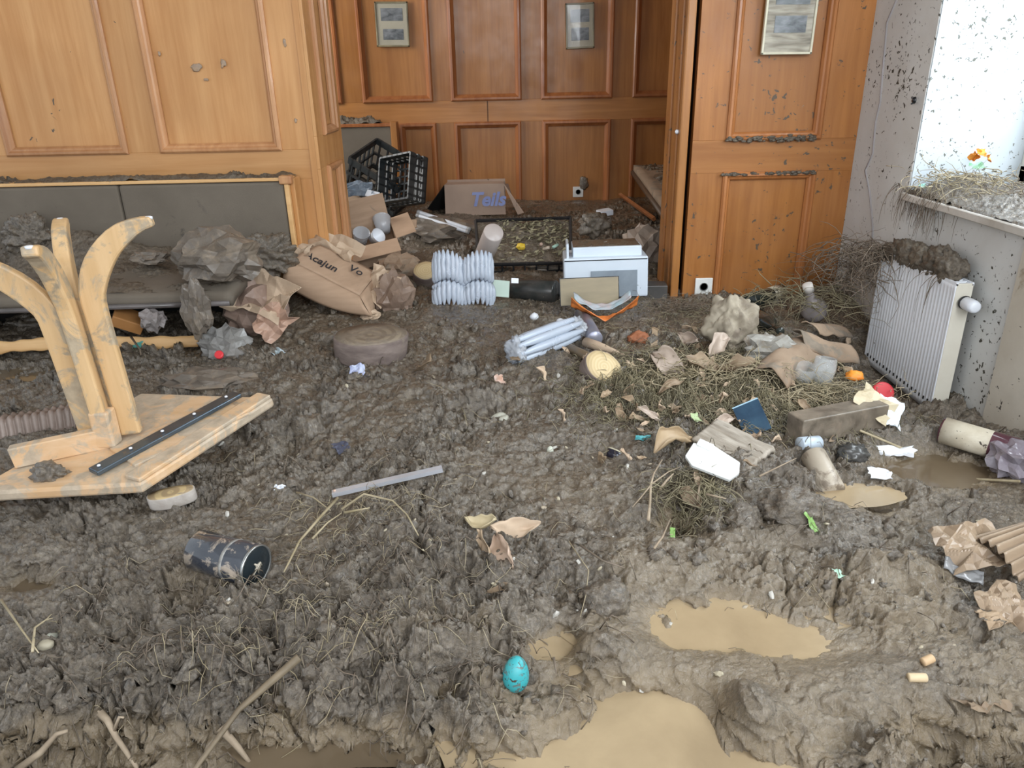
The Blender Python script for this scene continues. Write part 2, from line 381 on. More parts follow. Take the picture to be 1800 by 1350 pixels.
def tag(o, label=None, cat=None, group=None, kind=None):
    if label: o['label'] = label
    if cat: o['category'] = cat
    if group: o['group'] = group
    if kind: o['kind'] = kind
    return o
def thing(name, label, cat, loc=(0, 0, 0), rot=(0, 0, 0), group=None, kind=None):
    o = bpy.data.objects.new(name, None); col.objects.link(o); o.empty_display_size = .05
    o.location = loc; o.rotation_euler = rot
    return tag(o, label, cat, group, kind)
def struct(o): o['kind'] = 'structure'; return o
def aim(o, A, B):
    """lay a thing whose own axis is +Z from A towards B"""
    d = (Vector(B) - Vector(A)); o.location = A; o.rotation_mode = 'QUATERNION'
    o.rotation_quaternion = d.to_track_quat('Z', 'Y'); return d.length
def lettering(txt, size, m, parent, M, bold=.0, name='lettering', shear=0.0):
    cu = bpy.data.curves.new(name, 'FONT'); cu.body = txt; cu.size = size; cu.extrude = .0004; cu.offset = bold; cu.shear = shear
    cu.align_x = 'CENTER'; cu.align_y = 'CENTER'; cu.resolution_u = 3
    t = bpy.data.objects.new(name + '_curve', cu); col.objects.link(t)
    dg = bpy.context.evaluated_depsgraph_get(); me = bpy.data.meshes.new_from_object(t.evaluated_get(dg))
    bpy.data.objects.remove(t, do_unlink=True)
    o = bpy.data.objects.new(name, me); col.objects.link(o); me.materials.clear(); me.materials.append(m)
    o.parent = parent; o.matrix_local = M
    return o
def wob(p, f, seed=0):
    return mn.noise_vector(Vector(p) * f + Vector((seed * 5.1, seed * 2.3, seed)))
# ================================================================ SETTING
YW = 3.70      # partition plane
YB = 6.30      # alcove rear wall
XR = 1.66      # outer wall face
def panel_wall(root, M, x0, x1, z0, z1, panels, rails, mats, rec=.016, prof=None, wm=.036):
    """face frame in local XZ, front towards -Y; panels = (xa, xb, za, zb)"""
    mw, mh, mm = mats
    bk = MB().box(((x0 + x1) / 2, .03, (z0 + z1) / 2), (x1 - x0, .028, z1 - z0), M); bk.build('panel_board', mw, root, smooth=False)
    for (za, zb) in rails:
        MB().box(((x0 + x1) / 2, .008, (za + zb) / 2), (x1 - x0, rec, zb - za), M).build('rail', mh, root, smooth=False, bevel=.0015)
    rows = {}
    for p in panels: rows.setdefault((p[2], p[3]), []).append((p[0], p[1]))
    for (za, zb), ps in rows.items():
        ps.sort(); e = x0
        for (a, b) in ps + [(x1, x1)]:
            if a - e > .01: MB().box(((e + a) / 2, .008, (za + zb) / 2), (a - e, rec, zb - za), M).build('stile', mw, root, smooth=False, bevel=.0015)
            e = b
        for (a, b) in ps:
            pr = prof or [(-.004, 0), (-.004, -.012), (.004, -.020), (.014, -.021), (.020, -.012), (.028, -.008), (wm, .004), (wm, .014)]
            vs = []; fs = []
            for (q, y) in pr:
                vs += [(a + q, y, za + q), (b - q, y, za + q), (b - q, y, zb - q), (a + q, y, zb - q)]
            for j in range(len(pr) - 1):
                for i in range(4): fs.append((j * 4 + i, j * 4 + (i + 1) % 4, (j + 1) * 4 + (i + 1) % 4, (j + 1) * 4 + i))
            MB().add(vs, fs, M).build('panel_moulding', mm, root, smooth=False)
I4 = Matrix.Translation((0, 0, 0))
def wx(px, py, Y): return PY(px, py, Y).x
def wz(px, py, Y): return PY(px, py, Y).z

ZT = 2.7
# left partition
wl = struct(thing('wall_left', 'varnished orange pine panelled partition behind the left bench', 'wall'))
xgL = (wx(521, 0, YW) + wx(572, 437, YW)) / 2 - .012
zb = (wz(28, 275, YW) + wz(285, 268, YW) + wz(495, 262, YW)) / 3
xs = [wx(226, 268, YW), wx(285, 268, YW), wx(495, 262, YW), wx(28, 275, YW)]
pw = xs[2] - xs[1]; gp = xs[1] - xs[0]
pans = [(xs[1], xs[2]), (xs[0] - pw, xs[0]), (xs[0] - 2 * pw - gp, xs[0] - pw - gp)]
TW = Matrix.Translation((0, YW, 0))
zr = wz(300, 312, YW)
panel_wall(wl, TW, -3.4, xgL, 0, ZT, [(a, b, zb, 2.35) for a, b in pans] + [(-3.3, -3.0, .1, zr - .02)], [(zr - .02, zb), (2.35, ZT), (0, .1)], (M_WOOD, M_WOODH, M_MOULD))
MB().box(((-3.4 + xgL) / 2, YW + .12, ZT / 2), (3.4 + xgL - .01, .15, ZT)).build('partition_core', M_DARK, wl, smooth=False)  # black core: the shade inside the left door gap is put into its colour
for k, (px, py, a, c_) in enumerate([(345, 118, .045, .03), (392, 112, .025, .035), (500, 75, .015, .03), (520, 212, .012, .02), (362, 140, .02, .012), (280, 95, .012, .02)]):
    p = PY(px, py, YW + .008 if px < 480 else YW - .002)
    MB().facets((a * .5, .003, c_ * .5), k, .5, 2, cuts=1).build('mud_smear', mat('grey_smear', (.30, .24, .19), (.44, .30, .19), scale=30, rough=.8), wl, loc=p)
# right partition
wr = struct(thing('wall_front', 'varnished orange pine panelled partition right of the opening', 'wall'))
xgR = (wx(1214, 240, YW) + wx(1193, 540, YW)) / 2 + .012
xa = wx(1277, 245, YW); xb = wx(1441, 240, YW)
zu = wz(1360, 245, YW); zl = wz(1360, 302, YW)
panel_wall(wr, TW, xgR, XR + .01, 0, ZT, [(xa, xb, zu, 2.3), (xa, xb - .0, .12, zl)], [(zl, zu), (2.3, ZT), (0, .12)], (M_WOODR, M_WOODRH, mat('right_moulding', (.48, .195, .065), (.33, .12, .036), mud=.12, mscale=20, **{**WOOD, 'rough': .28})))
MB().box(((XR + xgR) / 2, YW + .12, ZT / 2), (XR - xgR - .01, .15, ZT)).build('partition_core', M_DARK, wr, smooth=False)  # painted black to stand for the shade in the right door gap
# caked dirt lying on the mouldings of the right partition
def grime(name, pts, n, seed, parent, w=.012):
    rnd = random.Random(seed); b = MB()
    for k in range(n):
        t = rnd.random(); p = Vector(pts[0]).lerp(Vector(pts[1]), t)
        p += Vector((rnd.gauss(0, .006), rnd.gauss(0, .004), rnd.gauss(0, w * .5)))
        r = rnd.uniform(.003, .009); b.blob((r * 1.8, r, r), 1, .3, 3, k, M=Matrix.Translation(p))
    return b.build(name, M_MUD2, parent)
grime('dried_mud_line', [(xa, YW - .02, zu + .004), (xb - .03, YW - .02, zu + .006)], 130, 1, wr)
grime('dried_mud_line', [(xa, YW - .02, zl - .006), (xb, YW - .02, zl - .004)], 80, 2, wr, .006)
# alcove back wall
wb = struct(thing('wall_back', 'pine panelled rear wall of the alcove', 'wall'))
TB = Matrix.Translation((0, YB, 0))
zbu = wz(855, 176, YB); zlt = wz(1010, 211, YB)
up = [(wx(640, 182, YB), wx(761, 178, YB)), (wx(794, 175, YB), wx(916, 172, YB)), (wx(952, 172, YB), wx(1075, 170, YB)), (wx(1112, 168, YB), wx(1235, 166, YB))]
up = [(up[0][0] * 2 - up[0][1] - .17, up[0][0] - .17)] + up + [(up[3][1] + .17, up[3][1] + .17 + .5)]
lo = [(wx(702, 215, YB), wx(766, 213, YB)), (wx(799, 213, YB), wx(915, 210, YB)), (wx(954, 210, YB), wx(1073, 210, YB)), (wx(1110, 208, YB), wx(1235, 208, YB))]
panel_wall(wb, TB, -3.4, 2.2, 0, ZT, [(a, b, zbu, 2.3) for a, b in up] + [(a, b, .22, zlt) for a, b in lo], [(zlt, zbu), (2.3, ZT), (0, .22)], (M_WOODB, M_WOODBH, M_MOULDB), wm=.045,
           prof=[(-.004, 0), (-.004, -.018), (.006, -.026), (.02, -.026), (.028, -.014), (.045, .004), (.045, .014)])
MB().box((wx(857, 195, YB), YB - .001, (zbu + zlt) / 2), (.004, .004, zbu - zlt)).build('rail_joint', M_DARK, wb, smooth=False)
# folding door stacks either side of the opening
d1 = struct(thing('door_1', 'stack of folding pine leaves left of the opening', 'door'))
Ml = Matrix.Translation((xgL + .036, YW - .01, 0)) @ Matrix.Rotation(R_(90), 4, 'Z')
tw = .56
panel_wall(d1, Ml, 0, tw, 0, ZT, [(.13, tw - .14, 1.01, 2.4), (.13, tw - .14, .2, .86)], [(.86, 1.01), (0, .2), (2.4, ZT)], (M_WOOD, M_WOOD, M_MOULD))
MB().box((xgL - .008, YW + .28, ZT / 2), (.012, .5, ZT)).build('door_core', M_DARK, d1, smooth=False)  # near-black backing, paints the gap's shade beside the left leaves
d2 = struct(thing('door_2', 'stack of folding pine leaves right of the opening', 'door'))
for k, (dx, y0, y1) in enumerate([(.0, 0, .05), (-.006, .06, .12), (0.0, .13, .20), (-.008, .21, .27), (0, .28, .36)]):
    MB().box((xgR - .045 + dx, YW - .02 + (y0 + y1) / 2, ZT / 2), (.04, y1 - y0, ZT)).build('door_leaf', M_WOODR if k % 2 else M_WOODB, d2, smooth=False, bevel=.006)
MB().box((xgR - .04, YW + .17, ZT / 2), (.02, .34, ZT)).build('door_core', M_WOODB, d2, smooth=False)
MB().lathe([(.010, 0), (.010, .012), (.004, .016)], 12, Matrix.Translation((xgR - .066, YW + .02, wz(1198, 232, YW))) @ Matrix.Rotation(R_(-90), 4, 'Y')).build('latch', M_WHITE, d2)
# jamb filler behind the gaps (dark pockets)
for (a, nm) in ((xgL, 'left'), (xgR, 'right')):
    pass
# outer wall with the window niche
M_PLASTER = mat('stained_plaster', (.66, .67, .66), (.54, .53, .50), scale=2.2, rough=.75, bump=.15, bscale=30, mud=.13, mscale=5, speck=.95, sscale=55, speckc=(.06, .055, .04), mudc=(.33, .29, .24))
M_REVEAL = mat('white_reveal', (.52, .57, .61), (.48, .53, .57), scale=2, rough=.7, speck=1.0, sscale=60, speckc=(.13, .13, .11))
M_PLASTB = mat('muddy_plaster', (.62, .58, .50), (.48, .43, .35), scale=3, rough=.75, bump=.2, mud=.25, mscale=4, speck=.45, sscale=40, mudc=(.26, .21, .15))
wq = struct(thing('wall_right', 'white plastered outer wall spattered with mud', 'wall'))
NY0, NY1, NZ0, NZ1, NX = 1.55, 3.15, .775, 2.35, 2.10
def slab(x0, x1, y0, y1, z0, z1, m, nm, par):
    return MB().box(((x0 + x1) / 2, (y0 + y1) / 2, (z0 + z1) / 2), (x1 - x0, y1 - y0, z1 - z0)).build(nm, m, par, smooth=False)
slab(XR, 2.3, NY1, YW + .3, 0, ZT, M_PLASTER, 'wall_pier', wq)
slab(XR, 2.3, 2.36, NY1, 0, NZ0 - .006, M_PLASTER, 'wall_apron', wq)
slab(XR - .012, 2.3, -2.2, 2.36, 0, NZ0 - .006, M_PLASTB, 'wall_apron', wq)
slab(XR, 2.3, -.3, NY0, NZ0, ZT, M_PLASTER, 'wall_pier', wq)
slab(XR, 2.3, NY0, NY1, NZ1, ZT, M_PLASTER, 'wall_lintel', wq)
slab(XR + .004, 2.12, NY1 - .006, NY1 + .001, NZ0, NZ1, M_REVEAL, 'reveal', wq)
# cable hanging down the pier under the plaster skin
cp = [PX(x, y, XR - .004) for x, y in ((1575, 0), (1558, 40), (1552, 110), (1546, 180), (1538, 215), (1533, 270), (1520, 300), (1528, 340), (1533, 400), (1532, 450))]
b = MB(); b.tube([p + Vector((.004, 0, 0)) for p in cp], .006, 6); b.build('cable_ridge', mat('mauve_ridge', (.36, .33, .33), (.30, .28, .28), rough=.8), wq)
# hook
hk = thing('wall_hook', 'small dark metal hook sticking out of the white wall beside the window niche', 'hook')
b = MB(); p = PX(1608, 172, XR); q = PX(1608, 180, XR)
b.tube([p, p + Vector((-.03, -.035, .004)), p + Vector((-.034, -.045, .0))], .003, 6); b.tube([q, q + Vector((-.028, -.03, -.004))], .003, 6); b.blob((.012, .012, .014), 2, .3, 3, 3, M=Matrix.Translation(p.lerp(q, .5))); b.build('hook', M_BLACK, hk)
# window
wn = struct(thing('window_1', 'white framed window deep in the niche', 'window'))
b = MB()
for (y0, y1, z0, z1) in ((NY0, NY1, NZ0 + .03, NZ0 + .10), (NY0, NY1, NZ1 - .07, NZ1), (NY0, NY0 + .07, NZ0, NZ1), (NY1 - .075, NY1 - .007, NZ0, NZ1), (2.3, 2.38, NZ0, NZ1)):
    b.box((NX + .03, (y0 + y1) / 2, (z0 + z1) / 2), (.06, y1 - y0, z1 - z0))
b.build('window_frame', mat('window_white', (.78, .78, .72), (.72, .72, .64), rough=.4, mud=.1), wn, smooth=False, bevel=.004)
slab(NX + .03, NX + .036, NY0, NY1, NZ0, NZ1, mat('pane', (1, 1, 1), (1, 1, 1), rough=.0, trans=1.0, alpha=.15), 'window_pane', wn)
sl = slab(XR - .03, NX + .05, NY0, NY1 - .007, NZ0 - .03, NZ0, mat('sill_stone', (.72, .70, .66), (.46, .43, .38), scale=5, stretch=(8, 1, 1), rough=.35, mud=.3, mscale=8), 'window_sill', wn)
sl.modifiers.new('b', 'BEVEL').width = .004
# shell out of view
cl = struct(slab(-3.5, 2.6, -.2, YB + .1, ZT, ZT + .1, mat('ceiling_white', (.7, .68, .64), (.68, .66, .62), rough=.8), 'ceiling', None))
fl = struct(slab(-3.6, 2.6, -2.5, YB + .1, -.06, 0, mat('floor_screed', (.12, .1, .08), (.1, .08, .06), rough=.6), 'floor', None))
ws = struct(slab(1.75, 1.85, YW + .2, YB + .1, 0, ZT, M_WOODB, 'wall_right', None))

# ================================================================ MUD GROUND
def grid_obj(name, X, Y, Z, m):
    ny, nx = X.shape
    co = np.stack([X, Y, Z], -1).reshape(-1, 3).astype(np.float32)
    i = np.arange(ny * nx).reshape(ny, nx)
    q = np.stack([i[:-1, :-1], i[:-1, 1:], i[1:, 1:], i[1:, :-1]], -1).reshape(-1, 4).astype(np.int32)
    me = bpy.data.meshes.new(name); me.vertices.add(len(co)); me.vertices.foreach_set('co', co.ravel())
    me.loops.add(q.size); me.loops.foreach_set('vertex_index', q.ravel())
    me.polygons.add(len(q)); me.polygons.foreach_set('loop_start', np.arange(0, q.size, 4, dtype=np.int32))
    me.polygons.foreach_set('loop_total', np.full(len(q), 4, dtype=np.int32))
    me.polygons.foreach_set('use_smooth', np.ones(len(q), dtype=bool)); me.update(); me.validate()
    me.materials.append(m); o = bpy.data.objects.new(name, me); col.objects.link(o); return o
ys = [.55]
while ys[-1] < YB - .02: ys.append(ys[-1] + max(.0026, .0026 * ys[-1]))
ys = np.array(ys); NXc = 1150
xl = np.maximum(-(.55 + .85 * ys), -3.35); xr = np.minimum(.55 + .85 * ys, XR + .02)
U = np.linspace(0, 1, NXc)[None, :]
X = xl[:, None] + (xr - xl)[:, None] * U; Y = np.repeat(ys[:, None], NXc, 1)
Z = mud_h(X, Y)
# soft clods lean over: push the skin sideways too
ra = rough_amt(X, Y)
dx = fbm(X * 16, Y * 16, 91, 3) * .020 * ra; dy = fbm(X * 16 + 30, Y * 16, 92, 3) * .020 * ra
sm = base_h(X, Y); gy = np.abs(np.gradient(sm, axis=0) / np.gradient(Y, axis=0)); gx = np.abs(np.gradient(sm, axis=1) / np.gradient(X, axis=1))
steep = sstep(.35, 1.1, np.sqrt(gx ** 2 + gy ** 2)) * (Y < 1.9)
dy = dy + steep * ((chunks(X + Z * .7, Z * 1.3 + Y * .4, 26, 301) - .4) * .022 + fbm(X * 14, Z * 30, 303, 4) * .03)
dx = dx + steep * fbm(X * 14 + 9, Z * 34, 305, 4) * .02
mud = grid_obj('mud', np.clip(X + dx, -3.4, XR + .02), np.minimum(Y + dy - .25 * np.clip(Z - base_h(X, Y), 0, .05) * ra, YB - .01), Z, M_MUD)
def set_wet(o, W):
    at = o.data.attributes.new('wet', 'FLOAT', 'POINT'); at.data.foreach_set('value', W.ravel().astype(np.float32))
wetf = np.clip(1 - ra, 0, 1) * sstep(.215, .15, Z) + .9 * sstep(.02, .0, Z - .135 + .012 * fbm(X * 20, Y * 20, 99, 3)) * sstep(2.4, 1.6, Y)
wetf = np.maximum(wetf, .75 * sstep(.05, .4, fbm(X * 3.1, Y * 3.1, 97, 3) + .30 * sstep(.0, .45, X) - .12 * sstep(.1, -.3, X)) * sstep(1.9, 1.2, Y))
set_wet(mud, np.clip(wetf, 0, 1))
tag(mud, 'deep churned brown flood mud covering the whole room', 'mud', kind='stuff')

def puddle(px, py, rx, ry, z, label, m=M_WATER, seed=0):
    c = PZ(px, py, z); b = MB(); n = 64
    vs = [(0, 0, 0)]
    for i in range(n):
        a = 6.28318 * i / n; k = 1 + .25 * mn.noise(Vector((math.cos(a) * 1.6, math.sin(a) * 1.6, seed)))
        vs.append((rx * k * math.cos(a), ry * k * math.sin(a), 0))
    b.add(vs, [(0, i + 1, (i + 1) % n + 1) for i in range(n)])
    o = b.build('muddy_puddle', m, loc=(c.x, c.y, z)); tag(o, label, 'puddle', kind='stuff'); return o
puddle(1180, 1265, .44, .28, .116, 'large tan puddle of muddy water at the bottom centre of the floor', seed=1)
puddle(1260, 1065, .42, .19, .137, 'shallow brown puddle in the trampled mud above the large puddle', seed=2)
puddle(965, 1120, .11, .10, .135, 'small deep puddle just right of the teal egg', seed=3)
puddle(600, 1290, .25, .09, .095, 'brown puddle at the foot of the left mud mound', M_WATERD, seed=4)
puddle(40, 1020, .12, .07, .140, 'small dark puddle at the left edge of the mud', M_WATERD, seed=5)
puddle(1500, 870, .16, .06, .165, 'narrow tan puddle right of the grassy clod', seed=6)
puddle(1640, 810, .26, .17, .135, 'dark flooded hollow below the radiator', M_WATERD, seed=7)
puddle(30, 650, .38, .22, .168, 'flat silty pool left of the overturned table', M_WATERD, seed=8)

# loose lumps of mud, each a rounded irregular crumb; beyond counting
rnd = random.Random(3); b = MB()
protos = []
for k in range(10):
    q = MB().blob((1, .75, .55), 2, .7, 4.2, k, .6); protos.append(q)
xs_, ys_ = [], []
while len(xs_) < 2600:
    y = .85 + 2.9 * rnd.random() ** 1.8; x = rnd.uniform(-.72, .72) * y * 1.05
    if x > 1.6: continue
    xs_.append(x); ys_.append(y)
xa_, ya_ = np.array(xs_), np.array(ys_)
zz = mud_h(xa_, ya_); rr = rough_amt(xa_, ya_)
for x, y, z, r_ in zip(xs_, ys_, zz, rr):
    if r_ < .6 or z < .12: continue
    s = min(.017, .003 * rnd.paretovariate(1.8)) * (.75 + .25 * y)
    q = rnd.choice(protos)
    M = Matrix.Translation((x, y, z + s * .15)) @ Euler((rnd.random() * 6, rnd.random() * 6, rnd.random() * 6)).to_matrix().to_4x4() @ Matrix.Scale(s, 4)
    b.add(q.v, q.f, M)
tag(b.build('mud_crumbs', M_MUD), 'loose crumbs and clods of wet mud strewn over the ground', 'mud', kind='stuff')

def patch(name, x0, x1, y0, y1, z, amp, label, m=M_MUD2, res=.006, seed=4, parent=None, edge=.05, fn=None):
    nx = max(8, int((x1 - x0) / res)); ny = max(6, int((y1 - y0) / res))
    X, Y = np.meshgrid(np.linspace(x0, x1, nx), np.linspace(y0, y1, ny))
    e = np.minimum(np.minimum(X - x0, x1 - X), np.minimum(Y - y0, y1 - Y)) / edge
    k = np.sqrt(np.clip(e + fbm(X * 14, Y * 14, seed + 2, 3) * .5, 0, 1))
    h = (amp * (.45 + .5 * fbm(X * 6, Y * 6, seed, 3)) + mud_detail(X, Y, seed) * min(1.0, amp * 14)) * k
    if fn is not None: h = h + fn(X, Y) * k
    Z = z + np.maximum(h, -.004)
    o = grid_obj(name, X, Y, Z, m)
    if parent is not None: o.parent = parent
    if label: tag(o, label, 'mud', kind='stuff')
    return o
# ================================================================ FURNITURE
# ---- left bench
bn = thing('upholstered_bench', 'long wall bench with mud-soaked grey upholstery and pale wooden trim', 'bench', (-2.1, 3.3, 0))
off = Vector((2.1, -3.3, 0)); TO = Matrix.Translation(off)
YBR = YW - .10
bt = PY(250, 322, YBR).z; bx1 = PY(505, 330, YBR).x; bb = PY(250, 438, YBR).z - .02; seam = PY(220, 350, YBR).x
for (a, c_) in ((seam + .002, bx1 - .004), (seam - .9, seam - .002), (seam - 1.8, seam - .904)):
    b = MB(); b.box(((a + c_) / 2, YBR - .01, (bt + bb) / 2), (c_ - a, .07, bt - bb - .006), TO)
    b.build('backrest', M_FABRIC, bn, smooth=False, bevel=.012)
b = MB(); b.box(((bx1 - 3.3) / 2 + .01, YBR, bt + .008), (bx1 + 3.3 + .04, .085, .016), TO); b.build('top_trim', M_FRAME, bn, smooth=False, bevel=.004)
b = MB(); b.box((bx1 + .010, YBR - .005, (bt + bb) / 2 - .02), (.022, .09, bt - bb + .04), TO); b.build('end_trim', M_FRAME, bn, smooth=False, bevel=.004)
b = MB(); b.box((bx1 + .032, YBR + .03, (bt + bb) / 2 - .02), (.022, .11, bt - bb + .06), TO); b.build('side_post', M_WOOD, bn, smooth=False, bevel=.004)
b = MB(); b.box((bx1 + .01, YBR - .035, bt + .006), (.06, .05, .04), TO @ Matrix.Translation((0, 0, 0))); b.build('corner_cap', M_MOULD, bn, smooth=False, bevel=.008)
yf = 2.95; ze = PY(250, 532, yf).z
def seatf(u, v):
    x = -3.3 + (bx1 - .10 + 3.3) * u; y = YBR - .03 + (yf - YBR + .03) * v
    return (x + off.x, y + off.y, ze + .07 - .06 * v - .012 * max(0, v - .9) * 10 + .006 * mn.noise(Vector((x * 3, y * 3, 0))))
b = MB().sheet(seatf, 60, 16); b.build('seat', M_FABRIC, bn, solid=.05)
b = MB(); b.tube([(-3.3 + off.x, yf - .01 + off.y, ze - .015), (-2.2 + off.x, yf - .015 + off.y, ze - .02), (bx1 - .11 + off.x, yf + off.y, ze - .01)], .011, 8); b.build('edge_piping', mat('wet_vinyl_edge', (.16, .14, .135), (.1, .09, .085), rough=.18), bn)
b = MB(); b.box((-2.35 + off.x, 3.55 + off.y, .22), (2.0, .03, .4)); b.build('painted_seat_shade', M_DARK, bn, smooth=False)  # black sheet: shade under the bench seat painted as colour
patch('mud_ledge', -3.3, bx1 + .03, YBR - .04, YW - .022, bt + .014, .030, 'strip of dark mud lying along the top edge of the left bench back', seed=8, edge=.02)
o = patch('mud_on_bench', -3.2, bx1 - .12, 2.98, YBR - .045, ze + .03, .045, 'thick churned mud heaped over the seat of the left bench', seed=14, edge=.07,
      fn=lambda X, Y: .10 * np.exp(-((X + 1.95) / .25) ** 2 - ((Y - 3.45) / .12) ** 2) + .05 * sstep(3.1, 3.5, Y))
# muddy rags hanging over the front of the bench
M_RAG = None
def rag(px, py, Y, rad, seed, label, m=M_MUD2, name='mud_caked_rag', cat='rag', sub=5, cre=.3):
    p = PY(px, py, Y); b = MB().blob(rad, sub, .45, 5.0, seed, cre * .35) if m is not M_RAG else MB().facets(rad, seed, .26, 3, cuts=2, fine=.02)
    return tag(b.build(name, m, loc=p, smooth=m is not M_RAG), label, cat)
M_RAG = mat('muddy_film', (.12, .10, .08), (.2, .17, .14), scale=9, rough=.22, rough2=.6, mud=.5, mscale=10, bump=.4, bscale=40)
rag(385, 452, 3.1, (.17, .14, .115), 5, 'big mud-caked bundle slumped over the right end of the left bench seat', M_RAG)
rag(345, 545, 2.88, (.055, .05, .12), 9, 'muddy strip of cloth hanging from the bench edge above the grey bag', M_RAG)
rag(462, 452, 3.42, (.13, .10, .10), 27, 'dark mud heap at the right end of the bench above the kraft paper bag', M_MUD, 'mud_heap', 'mud')
rag(50, 415, 3.45, (.10, .06, .09), 15, 'lump of mud stuck against the bench back beside the table legs', M_MUD)
rag(265, 452, 3.25, (.08, .05, .03), 18, 'smooth mud-covered roll lying on the bench seat behind the table legs', M_RAG, cre=.1, sub=4)

# ---- overturned table
tb = thing('overturned_table', 'small pale wooden table lying upside down with four curved legs in the air', 'table')
cA, cB, cC, cD = PZ(480, 698, .33), PZ(245, 850, .285), PZ(-60, 868, .25), PZ(248, 690, .31)
ux = (cA - cD); vx = (cB - cA)
cD = cA + (cD - cA) * 1.0
b = MB(); up = (cA - cB).cross(cD - cB).normalized(); up = up if up.z > 0 else -up
th = up * .032
n = 7
P4 = [cB, cA, cD, cC]
vs = [p - th for p in P4] + [p for p in P4]
b.add(vs, [(0, 3, 2, 1), (4, 5, 6, 7), (0, 1, 5, 4), (1, 2, 6, 5), (2, 3, 7, 6), (3, 0, 4, 7)])
b.build('tabletop', M_PALE, tb, smooth=False, bevel=.008)
def on_top(px, py, h=0.0):
    # point on underside plane
    r = ray(px, py); t = (cB - CAM).dot(up) / r.dot(up); return CAM + r * t + up * h
def bar(name, p0, p1, wd, hh, m, par=tb, bev=.003):
    d = (p1 - p0); s_ = d.cross(up).normalized() * wd / 2; q = up * hh
    vs = [p0 - s_, p0 + s_, p1 + s_, p1 - s_]; vs = vs + [v + q for v in vs]
    return MB().add(vs, [(3, 2, 1, 0), (4, 5, 6, 7), (0, 1, 5, 4), (1, 2, 6, 5), (2, 3, 7, 6), (3, 0, 4, 7)]).build(name, m, par, smooth=False, bevel=bev)
bar('brace', on_top(28, 818, -.003), on_top(196, 782, -.003), .030, .062, M_PALE)
bar('brace', on_top(215, 806, -.003), on_top(415, 716, -.003), .16, .010, M_PALE)
bar('edge_batten', cB + (cA - cB) * .02 + (cD - cA).normalized() * .03 , cA + (cD - cA).normalized() * .03, .055, .012, M_PALE)
rl = bar('metal_rail', on_top(166, 836, .004), on_top(420, 704, .016), .046, .014, M_STEEL)
for k in range(5):
    p = on_top(178 + k * 56, 830 - k * 29, .02 + .003 * k)
    MB().lathe([(.005, 0), (.005, .003), (.002, .005)], 8, Matrix.Translation(p)).build('screw', M_WHITE, rl)
ctr = on_top(196, 772, 0)
b = MB(); b.box((ctr.x + .012, ctr.y - .035, ctr.z + .055), (.055, .05, .11)); b.build('column_block', M_PALE, tb, smooth=False, bevel=.006)
def leg(ang, base_off, lean, tipr, ztop, wd=.062, th_=.034, tipz=0):
    dirv = Vector((math.cos(ang), math.sin(ang), 0)); tan = Vector((-dirv.y, dirv.x, 0))
    base = ctr + dirv * base_off + Vector((0, 0, .015)); H = ztop - base.z
    C = []
    for k in range(25):
        t = k / 24
        if t < .55: r = 0; z = t / .55 * .66
        else:
            a = (t - .55) / .45; r = tipr * (a ** 1.55); z = .66 + .34 * math.sin(a * 1.45) / math.sin(1.45)
        C.append(base + dirv * r + Vector((0, 0, z * H)) + lean * min(1, t))
    vs = []; fs = []
    for k, p in enumerate(C):
        d = (C[min(k + 1, 24)] - C[max(k - 1, 0)]).normalized(); nrm = d.cross(tan).normalized()
        t = k / 24; w_ = wd * (1 + .22 * math.exp(-((t - .68) / .12) ** 2)) * (1 if t < .86 else 1 - .55 * (t - .86) / .14)
        for (a, c_) in ((-1, -1), (1, -1), (1, 1), (-1, 1)): vs.append(p + nrm * a * w_ / 2 + tan * c_ * th_ / 2)
    for k in range(24):
        for i in range(4): fs.append((k * 4 + i, k * 4 + (i + 1) % 4, k * 4 + 4 + (i + 1) % 4, k * 4 + 4 + i))
    fs += [(3, 2, 1, 0), (96, 97, 98, 99)]
    lg = MB().add(vs, fs).build('leg', M_PALEV, tb, smooth=False, bevel=.006)
    pt = C[-1]; MB().lathe([(.011, 0), (.011, .006), (.006, .008)], 10, Matrix.Translation(pt + Vector((0, 0, .005)) - dirv * .01)).build('glide', M_WHITE, lg)
ln = Vector((-.035, 0, 0))
leg(R_(8), .06, ln + Vector((.0, 0, 0)), .21, .915, .058, .028)
leg(R_(188), .05, ln + Vector((-.02, 0, 0)), .28, .86, .058, .028)
leg(R_(285), .03, ln, .13, .88, .055, .040)
leg(R_(110), .05, ln + Vector((0, .0, 0)), .17, .89, .055, .040)
tag(MB().blob((.045, .03, .03), 4, .5, 4, 61, .2).build('mud_lump', M_MUD, tb and None, loc=on_top(88, 835, .004)), 'small mud lump on the near left corner of the overturned table', 'mud')

# ---- alcove bench (left) and muddy seat (right)
a_b = thing('alcove_bench', 'grey upholstered bench end with wooden post at the left of the alcove wall', 'bench')
YA = YB - .12
x1 = PY(689, 225, YA).x; zt = PY(650, 222, YA).z
MB().box(((x1 - 2.4) / 2, YA, zt / 2 + .18), (x1 + 2.4, .08, zt - .36)).build('backrest', M_FABRIC, a_b, smooth=False, bevel=.01)
MB().box((x1 + .02, YA, zt / 2 + .02), (.05, .12, zt + .02)).build('side_post', M_WOODB, a_b, smooth=False, bevel=.005)
MB().box(((x1 - 2.4) / 2, YA, zt + .01), (x1 + 2.45, .11, .025)).build('top_trim', M_MOULDB, a_b, smooth=False, bevel=.004)
MB().box(((x1 - 2.4) / 2, YA - .3, .42), (x1 + 2.35, .5, .10)).build('seat', M_FABRIC, a_b, smooth=False, bevel=.02)
patch('mud_ledge', -2.4, x1 - .08, YA - .05, YB - .03, zt + .015, .08, 'dark mud piled on top of the alcove bench back', seed=18, edge=.03)
